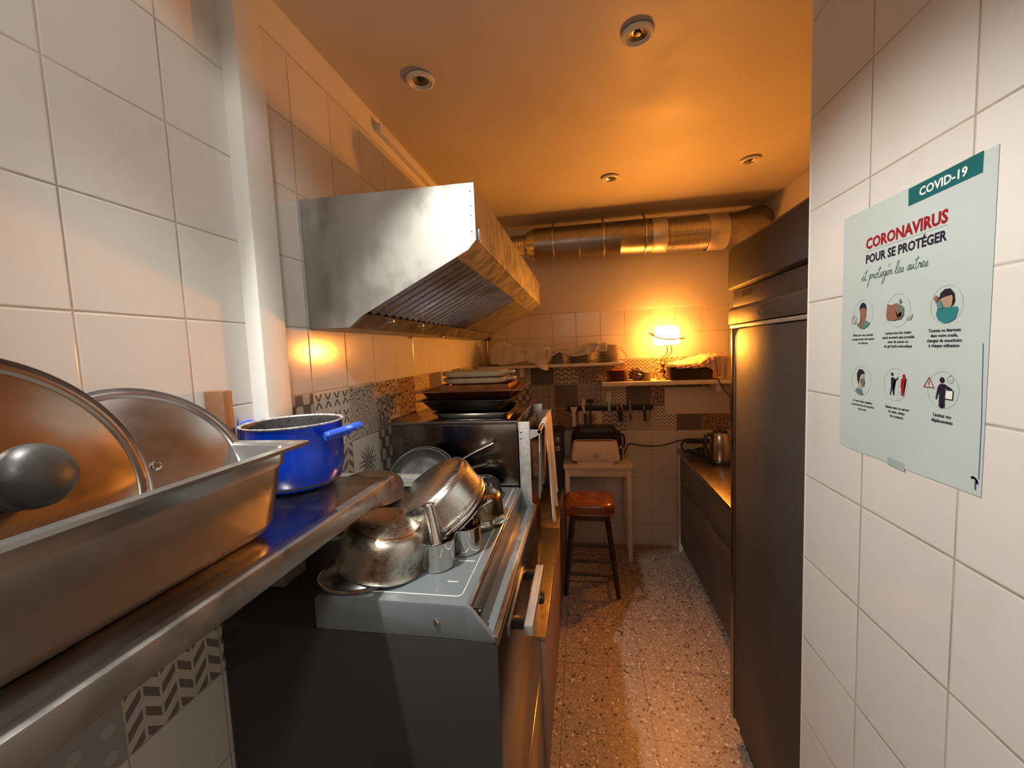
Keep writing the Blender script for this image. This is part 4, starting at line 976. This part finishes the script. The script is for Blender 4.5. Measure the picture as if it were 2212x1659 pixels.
mb = MB(); mb.lathe([(0, .216), (.05, .214), (.046, .226), (.012, .23), (.010, .24), (0, .241)], (kx, ky, CZ), (0, 0, 1), 32); obj('kettle_lid', mb, 'black', t)

# ------------------------------------------------------------------ stool
t = thing('bar_stool', 'brown tufted leather stool with dark wooden legs in front of the white table', 'stool', (.025, 2.83, ZF))
sz = -1.045; sx, sy = .025, 2.84; hw, hd = .172, .15
rows = []
def sup(th, a, b, p=.42):
    c, s = cos(th), sin(th); return (a * abs(c) ** p * (1 if c > 0 else -1), b * abs(s) ** p * (1 if s > 0 else -1))
loops = []
for sc, z in [(.86, -.085), (.97, -.078), (1.0, -.06), (1.0, -.035), (.985, -.012), (.94, 0.0), (.85, .006)]:
    loops.append([(sx + sup(2 * pi * k / 64, hw * sc, hd * sc)[0], sy + sup(2 * pi * k / 64, hw * sc, hd * sc)[1], sz + z) for k in range(64)])
mb = MB(); mb.loft(loops, True, False)
tops = [[(sx + sup(2 * pi * k / 64, hw * q, hd * q)[0], sy + sup(2 * pi * k / 64, hw * q, hd * q)[1]) for k in range(64)] for q in (.85, .7, .55, .4, .28, .16, .06)]
btn = [(sx - .06, sy - .045), (sx + .06, sy - .045), (sx - .06, sy + .045), (sx + .06, sy + .045)]
def th_(x, y): return sz + .012 - sum(.014 * math.exp(-((x - a) ** 2 + (y - b) ** 2) / .0006) for a, b in btn)
L2 = [[(x, y, th_(x, y) if i else sz + .006) for x, y in lp] for i, lp in enumerate(tops)]
mb.loft(L2, False, True); bmesh.ops.remove_doubles(mb.bm, verts=mb.bm.verts, dist=.0004); obj('seat', mb, 'leather', t, 60)
mb = MB()
for a, b in btn: mb.ball((a, b, sz + .001), .008, 12, (1, 1, .5))
obj('seat_button', mb, 'leather', t)
mb = MB(); mb.tube([(p[0], p[1], sz - .062) for p in loops[2]] + [(loops[2][0][0], loops[2][0][1], sz - .062)], .005, 8); obj('seat_piping', mb, 'leather', t)
mb = MB(); mb.box(sx - .13, sx + .13, sy - .11, sy + .11, sz - .12, sz - .085, .006); obj('seat_frame', mb, 'wood_dark', t)
LT = {}
for a in (-1, 1):
    for b in (-1, 1):
        p0 = Vector((sx + a * .115, sy + b * .095, sz - .10)); p1 = Vector((sx + a * .178, sy + b * .125, ZF + .0)); LT[(a, b)] = (p0, p1)
        mb = MB(); mb.tube([p0, p0.lerp(p1, .5), p1], [.019, .019, .014], 4); obj('leg', mb, 'wood_dark', t)
def onleg(a, b, s): return LT[(a, b)][0].lerp(LT[(a, b)][1], s)
for s, pr_ in ((.55, [((-1, -1), (1, -1)), ((-1, 1), (1, 1))]), (.72, [((-1, -1), (1, -1)), ((-1, -1), (-1, 1)), ((1, -1), (1, 1))])):
    for p, q in pr_:
        mb = MB(); mb.tube([onleg(*p, s), onleg(*q, s)], .010, 10); obj('rung', mb, 'wood_dark', t)

# ------------------------------------------------------------------ right-hand counter
t = thing('counter_cabinet', 'dark right hand counter cabinet with steel worktop beyond the fridge', 'cabinet', (1.05, 2.66, ZF))
mb = MB(); mb.box(.738, XR - .003, 1.84, 3.47, CZ - .03, CZ, .002); obj('worktop', mb, 'counter_top', t)
mb = MB(); mb.box(.760, XR - .003, 1.84, 3.40, ZF + .06, CZ - .03); obj('carcass', mb, 'cabinet', t)
for a, b in ((1.845, 2.60), (2.605, 3.395)):
    mb = MB(); mb.box(.750, .762, a, b, CZ - .26, CZ - .036, .002); obj('drawer_front', mb, 'cabinet', t)
    mb = MB(); mb.box(.750, .762, a, b, ZF + .08, CZ - .268, .002); obj('door', mb, 'cabinet', t)
mb = MB(); mb.box(.745, .775, 3.42, YF - .003, ZF, CZ - .03, .003); obj('end_post', mb, 'white_paint', t)

# ------------------------------------------------------------------ fridge
FX, FY0, FY1 = .60, 1.075, 1.805
t = thing('fridge', 'tall dark steel upright fridge on the right of the aisle', 'fridge', (.97, 1.44, ZF))
mb = MB(); mb.box(FX + .03, XR - .012, FY0, FY1, ZF + .08, .35, .003); obj('cabinet', mb, 'fridge', t)
mb = MB(); mb.box(FX + .012, FX + .032, FY0, FY1, ZF + .08, .055, .002); obj('face_frame', mb, 'fridge', t)
d = obj('door', MB().box(FX, FX + .028, FY0 + .02, FY1 - .052, ZF + .10, .050, .004), 'fridge', t)
mb = MB(); mb.box(FX + .002, FX + .030, FY1 - .050, FY1 - .040, ZF + .10, .050, .001); obj('door_gasket', mb, 'fridge_dark', t)
mb = MB(); mb.box(FX - .002, FX + .03, FY1 - .036, FY1, ZF + .08, .050, .002); obj('edge_stile', mb, 'appliance', t)
mb = MB(); mb.box(FX - .006, FX + .03, FY0, FY1 + .001, .052, .066, .002); obj('trim_bar', mb, 'galvanised', t)
mb = MB(); mb.prism([(FX - .012, .068), (FX - .012, .122), (FX + .0, .135), (FX + .04, .135), (FX + .04, .068)], 'y', FY0, FY1, .001); lp = obj('lock_panel', mb, 'fridge', t)
mb = MB(); mb.lathe([(0, 0), (.007, 0), (.006, .008), (0, .009)], (FX - .012, 1.50, .092), (-1, 0, 0), 20); obj('lock', mb, 'bright', lp)
mb = MB(); mb.prism([(FX - .000, .135), (FX + .006, .205), (FX + .04, .205), (FX + .04, .135)], 'y', FY0, FY1 - .012, .001); cp = obj('control_panel', mb, 'fridge_dark', t)
mb = MB(); mb.box(FX + .0015, FX + .006, 1.62, 1.70, .165, .19); obj('display', mb, 'appliance', cp)
mb = MB(); mb.prism([(FX - .013, .210), (FX + .0, .203), (FX + .06, .203), (FX + .06, .372), (FX + .002, .372), (FX - .010, .358)], 'y', FY0, FY1 + .002, .001); obj('top_fascia', mb, 'fridge', t)
mb = MB(); mb.box(FX + .03, XR - .012, FY0 + .02, FY1 - .02, ZF, ZF + .08); obj('plinth', mb, 'fridge_dark', t)

# ------------------------------------------------------------------ poster
PX = XP - .0012
t = thing('poster', 'pale health advice poster taped to the tiled wall on the right', 'poster', (PX, .77, -.22))
def uvp(u, v, k=1): return Vector((PX - .0004 * k, .923 - u, v))
def flatpoly(pts, k=1, mb=None):
    mb = mb or MB(); f = mb.bm.faces.new([mb.bm.verts.new(uvp(u, v, k)) for u, v in pts])
    bmesh.ops.triangulate(mb.bm, faces=[f]); return mb
def ell(cu, cv, a, b, n=28): return [(cu + a * cos(2 * pi * k / n), cv + b * sin(2 * pi * k / n)) for k in range(n)]
def line(pts, w, k=2, mb=None, close=False):
    mb = mb or MB(); P = [Vector((u, v)) for u, v in pts]
    if close: P.append(P[0]); 
    for a, b in zip(P, P[1:]):
        d = (b - a)
        if d.length < 1e-7: continue
        n = Vector((-d.y, d.x)).normalized() * w / 2; e = d.normalized() * w * .3
        q = [a - e + n, a - e - n, b + e - n, b + e + n]
        mb.bm.faces.new([mb.bm.verts.new(uvp(x.x, x.y, k)) for x in q])
    return mb
def icon(name, mb, m, parent): return obj(name, mb, m, parent)
rows = []
for j in range(13):
    v = .228 - .445 * j / 12
    rows.append([(PX + .0006 - .0022 * (sin(pi * i / 10) * sin(pi * j / 12)) * 0, .923 - .303 * i / 10 - (0.004 if j == 12 and i == 0 else 0), v + (.004 if (i in (0,) and j == 12) else 0)) for i in range(11)])
mb = MB(); mb.grid(rows, .0006); obj('sheet', mb, 'poster', t)
def lettering(name, lines, m, parent, k=2, bold=0.0):
    """lines: list of (text, u0, u1, v base, cap height)"""
    mb = MB()
    for txt, u0, u1, vb, ch in lines:
        cu = bpy.data.curves.new('tmp', 'FONT'); cu.body = txt; cu.size = 1; cu.offset = bold; cu.resolution_u = 2
        o = bpy.data.objects.new('tmp', cu); C.objects.link(o)
        dg = bpy.context.evaluated_depsgraph_get(); me = o.evaluated_get(dg).to_mesh()
        co = [v.co.copy() for v in me.vertices]; polys = [list(p.vertices) for p in me.polygons]
        x0 = min(c.x for c in co); x1 = max(c.x for c in co); cap = .73
        vs = [mb.bm.verts.new(uvp(u0 + (c.x - x0) / (x1 - x0) * (u1 - u0), vb + c.y / cap * ch, k)) for c in co]
        for p in polys:
            try: mb.bm.faces.new([vs[i] for i in p])
            except ValueError: pass
        o.evaluated_get(dg).to_mesh_clear(); bpy.data.objects.remove(o); bpy.data.curves.remove(cu)
    return obj(name, mb, m, parent)
bn = obj('banner', flatpoly([(.161, .2262), (.2838, .2290), (.2835, .2022), (.162, .1997)]), 'teal', t)
lettering('banner_lettering', [('COVID-19', .183, .2625, .2077, .0125)], 'ink_white', bn, 2, .028)
lettering('heading_lettering', [('CORONAVIRUS', .0655, .2352, .1555, .0185)], 'ink_red', t, 1, .038)
lettering('subheading_lettering', [('POUR SE PROT\u00c9GER', .0665, .2345, .1305, .0148)], 'ink', t, 1, .032)
obj('heading_rule', line([(.0655, .151), (.2352, .151)], .0004, 1), 'ink_grey', t)
# handwritten line, drawn as strokes
GL = {'e': [(0, .35), (.5, .5), (.55, .8), (.3, 1), (.05, .6), (.15, .1), (.5, .05), (.8, .3)], 'l': [(0, .3), (.5, 1.4), (.5, 2.2), (.3, 2.3), (.15, 1.2), (.2, .1), (.5, 0), (.7, .2)],
      't': [(.3, 2.2), (.2, 1), (.2, .1), (.45, .0), (.7, .2)], 'p': [(0, .5), (.25, 1), (.1, -.6), (.0, -1.6), (.1, -.2), (.3, .9), (.6, .9), (.6, .2), (.3, .1)], 'r': [(.05, .2), (.15, 1), (.2, .75), (.5, .85), (.45, .3), (.6, .05), (.8, .3)],
      'o': [(.4, 1), (.1, .6), (.2, .05), (.5, .2), (.55, .75), (.35, 1), (.8, .85)], 'g': [(.55, .9), (.2, 1), (.1, .4), (.4, .2), (.6, .9), (.55, -.4), (.4, -1.4), (.1, -1.3), (.3, -.5), (.9, .3)],
      's': [(.1, .1), (.4, .9), (.3, .6), (.55, .3), (.4, 0), (.1, .05)], 'a': [(.5, .95), (.15, .9), (.1, .2), (.35, .1), (.5, .9), (.5, .2), (.75, .2)], 'u': [(.1, 1), (.1, .3), (.3, .05), (.5, .9), (.5, .2), (.75, .2)]}
mb = MB(); u = .056; xh = .0092; adv = .0108
bars = []
for ch in 'et proteger les autres':
    if ch == ' ': u += adv * .55; continue
    P = [Vector((u + x * adv * .95 + y * xh * .22, .1005 + y * xh * .9 , 0)) for x, y in GL[ch]]
    line([(p.x, p.y) for p in catmull(P, 5)], .0009, 1, mb)
    if ch == 't': line([(u + .1 * adv, .1005 + 1.45 * xh), (u + .9 * adv, .1005 + 1.65 * xh)], .0009, 1, mb)
    u += adv * (.62 if ch not in 'pgu' else .72)
line([(.123, .1145), (.127, .119)], .0009, 1, mb)
obj('script_lettering', mb, 'ink_green', t)
US, VS, RI = (.0625, .1472, .2383), (.0398, -.0820), .0262
for a, u in enumerate(US):
    for b, v in enumerate(VS):
        obj('icon_ring', line(ell(u, v, RI, RI + .0005, 40), .0004, 1, None, True), 'ink_grey', t)
# 1 man with a no sign
u, v = US[0], VS[0]
ic = obj('face_icon', flatpoly([(u - .008, v + .009), (u - .007, v - .006), (u - .004, v - .011), (u - .006, v - .018), (u - .002, v - .026), (u + .003, v - .022), (u + .006, v - .016), (u + .006, v - .010), (u + .009, v - .004), (u + .009, v + .010), (u, v + .014)], 2), 'skin_a', t)
obj('hair', flatpoly([(u - .0085, v + .006), (u - .008, v + .015), (u - .003, v + .021), (u + .004, v + .021), (u + .009, v + .015), (u + .0095, v + .006), (u + .006, v + .012), (u - .005, v + .012)], 3), 'ink', ic)
obj('shirt', flatpoly([(u - .001, v - .026), (u + .006, v - .015), (u + .010, v - .011), (u + .020, v - .016), (u + .013, v - .023), (u + .004, v - .0265)], 3), 'teal_grey', ic)
obj('shirt_shade', flatpoly([(u - .016, v - .017), (u - .006, v - .013), (u - .003, v - .026), (u - .010, v - .0225)], 3), 'green_grey', ic)
mb = line(ell(u - .023, v - .009, .0068, .0072, 24), .0008, 3, None, True); line([(u - .0275, v - .004), (u - .0185, v - .014)], .0008, 3, mb); obj('prohibition_sign', mb, 'ink_red', t)
# 2 hands
u, v = US[1], VS[0]
ic = obj('hands_icon', flatpoly([(u - .023, v + .012), (u - .014, v + .010), (u - .001, v + .012), (u + .003, v + .006), (u - .006, v - .001), (u - .024, v - .003)], 2), 'skin_a', t)
obj('foam', flatpoly([(u - .003, v + .004), (u + .003, v + .010), (u + .010, v + .007), (u + .014, v + .003), (u + .014, v - .008), (u + .008, v - .015), (u - .002, v - .014)], 3), 'green_grey', ic)
obj('lower_hand', flatpoly([(u - .025, v - .004), (u - .012, v - .002), (u - .004, v + .001), (u + .009, v - .003), (u + .010, v - .0055), (u + .002, v - .0055), (u + .010, v - .008), (u + .002, v - .0085), (u + .009, v - .011), (u + .001, v - .011), (u + .007, v - .014), (u - .006, v - .016), (u - .022, v - .014)], 4), 'skin_a', ic)
obj('water_drop', flatpoly([(u + .006, v + .019), (u + .003, v + .013), (u + .006, v + .010), (u + .009, v + .013)], 3), 'green_grey', ic)
obj('smudge', flatpoly([(u + .019, v - .017), (u + .022, v - .012), (u + .028, v - .011), (u + .033, v - .008), (u + .029, v - .017)], 3), 'ink_grey', t)
# 3 sneeze in the elbow
u, v = US[2], VS[0]
ic = obj('sneeze_icon', flatpoly([(u - .014, v - .004), (u + .018, v - .004), (u + .020, v - .008), (u + .016, v - .020), (u + .008, v - .025), (u - .002, v - .026), (u - .012, v - .021), (u - .0165, v - .013)], 2), 'teal_light', t)
obj('face', flatpoly([(u - .009, v + .010), (u + .010, v + .013), (u + .013, v + .002), (u + .008, v - .004), (u - .003, v - .004), (u - .008, v + .001)], 3), 'skin_b', ic)
obj('hair', flatpoly([(u - .011, v + .008), (u - .009, v + .017), (u - .002, v + .022), (u + .007, v + .022), (u + .013, v + .015), (u + .0145, v + .004), (u + .010, v - .004), (u + .013, v + .004), (u + .010, v + .013), (u - .004, v + .011)], 4), 'ink', ic)
obj('sleeve', flatpoly([(u - .015, v + .003), (u - .009, v + .008), (u - .006, v + .001), (u - .002, v - .004), (u - .013, v - .005)], 4), 'teal_grey', ic)
obj('fist', flatpoly([(u - .020, v + .011), (u - .016, v + .015), (u - .012, v + .013), (u - .012, v + .008), (u - .016, v + .004)], 5), 'skin_a', ic)
# 4 masked face
u, v = US[0], VS[1]
ic = obj('mask_icon', flatpoly([(u - .008, v - .012), (u - .006, v + .004), (u - .002, v + .014), (u + .009, v + .014), (u + .009, v - .004), (u + .004, v - .010), (u + .003, v - .017), (u - .004, v - .019)], 2), 'skin_c', t)
obj('hair', flatpoly([(u - .010, v + .002), (u - .011, v + .013), (u - .006, v + .021), (u + .004, v + .021), (u + .010, v + .016), (u + .008, v + .013), (u + .001, v + .012), (u - .003, v + .005), (u - .006, v - .007)], 3), 'ink', ic)
obj('face_mask', flatpoly([(u - .002, v + .002), (u + .008, v + .006), (u + .0115, v - .001), (u + .009, v - .010), (u + .004, v - .009)], 4), 'green_grey', ic)
obj('collar', flatpoly([(u - .015, v - .020), (u - .009, v - .014), (u + .002, v - .016), (u + .008, v - .024), (u + .001, v - .0265), (u - .008, v - .0245)], 4), 'teal_grey', ic)
# 5 keeping apart
u, v = US[1] + .005, VS[1]
mb = flatpoly(ell(u - .012, v + .017, .0028, .003), 2); flatpoly([(u - .0145, v + .011), (u - .0095, v + .012), (u - .003, v + .009), (u + .001, v + .014), (u, v + .008), (u - .007, v + .006), (u - .009, v - .004), (u - .006, v - .018), (u - .008, v - .018), (u - .0115, v - .006), (u - .014, v - .018), (u - .016, v - .018), (u - .0135, v - .004)], 2, mb); obj('greeting_icon', mb, 'ink', t)
mb = MB()
for k in range(9): line([(u + .002, v + .020 - k * .005), (u + .002, v + .0175 - k * .005)], .0006, 2, mb)
obj('dividing_line', mb, 'ink_grey', t)
mb = flatpoly(ell(u + .0135, v + .0155, .0028, .003), 2); flatpoly([(u + .008, v + .010), (u + .012, v + .013), (u + .019, v + .012), (u + .015, v + .004), (u + .0145, v - .017), (u + .0125, v - .017), (u + .0115, v - .006), (u + .0105, v - .017), (u + .0085, v - .017), (u + .0085, v - .002), (u + .007, v - .004)], 2, mb); obj('red_figure', mb, 'ink_red', t)
# 6 limited trips
u, v = US[2], VS[1]
mb = flatpoly(ell(u - .001, v + .0145, .0040, .0044), 2); flatpoly([(u - .008, v + .004), (u - .004, v + .009), (u + .004, v + .009), (u + .016, v + .003), (u + .014, v + .000), (u + .004, v + .003), (u + .005, v - .024), (u + .001, v - .026), (u + .0002, v - .014), (u - .001, v - .026), (u - .005, v - .024), (u - .005, v - .001), (u - .009, v - .014), (u - .011, v - .014)], 2, mb); ic = obj('errand_icon', mb, 'ink', t)
obj('bag_outline', line([(u + .006, v + .001), (u + .018, v + .001), (u + .0175, v - .012), (u + .005, v - .012)], .001, 3, None, True), 'ink', ic)
obj('bag_panel', flatpoly([(u + .0065, v + .0005), (u + .0175, v + .0005), (u + .017, v - .0115), (u + .0055, v - .0115)], 2), 'ink_white', ic)
mb = line(ell(u + .0125, v + .0160, .0048, .0052, 24), .0006, 2, None, True); line([(u + .0125, v + .0215), (u + .0125, v + .023)], .001, 2, mb); line([(u + .0125, v + .0165), (u + .0125, v + .0135)], .0006, 2, mb); obj('stopwatch_icon', mb, 'ink_grey', t)
mb = line([(.2149, -.0650), (.2055, -.0800), (.2240, -.0800)], .0010, 2, None, True); line([(.2149, -.070), (.2149, -.0755)], .0009, 2, mb); line([(.2149, -.0775), (.2149, -.0783)], .0009, 2, mb); obj('warning_triangle', mb, 'ink_red', t)
def caption(lines, cu, v0, dv, ch, widths):
    lettering('caption', [(s, cu - w / 2, cu + w / 2, v0 - dv * i, ch) for i, (s, w) in enumerate(zip(lines, widths))], 'ink', t, 1, .026)
caption(['\u00c9vitez de vous toucher', 'et approcher des autres', 'vos l\u00e8vres'], .0640, .0003, .0073, .0042, (.055, .060, .027))
caption(['Lavez-vous les mains', 'aussi souvent que possible', 'avec du savon ou', 'du gel hydro-alcoolique'], .1490, .0014, .0073, .0046, (.056, .069, .044, .061))
caption(['Toussez ou \u00e9ternuez', 'dans votre coude,', 'changez de mouchoirs', '\u00e0 chaque utilisation'], .2362, .0018, .0073, .0048, (.054, .045, .058, .051))
caption(['Si vous \u00eates malade,', 'couvrez-vous la bouche', 'et le nez'], .0673, -.1225, .0072, .0042, (.052, .062, .022))
caption(['Saluez sans se serrer', 'la main, \u00e9viter', 'les contacts'], .1523, -.1227, .0072, .0046, (.052, .036, .029))
caption(['Limitez vos', 'd\u00e9placements'], .2390, -.1215, .0080, .0052, (.030, .036))
obj('tape', flatpoly([(.136, -.207), (.172, -.2085), (.174, -.222), (.135, -.2195)], 1), 'tape', t)
obj('blue_stroke', line([(.2958, -.016), (.2975, -.07), (.2989, -.1155), (.2992, -.1935)], .0011, 1), 'ink_blue', t)
mb = line([(p.x, p.y) for p in catmull([Vector(q) for q in [(.2895, -.1945, 0), (.2925, -.1935, 0), (.2965, -.1960, 0), (.2978, -.2000, 0)]], 5)], .0028, 2); line([(.2950, -.1975), (.2955, -.2085)], .0020, 2, mb); obj('blue_hook', mb, 'ink_blue', t)
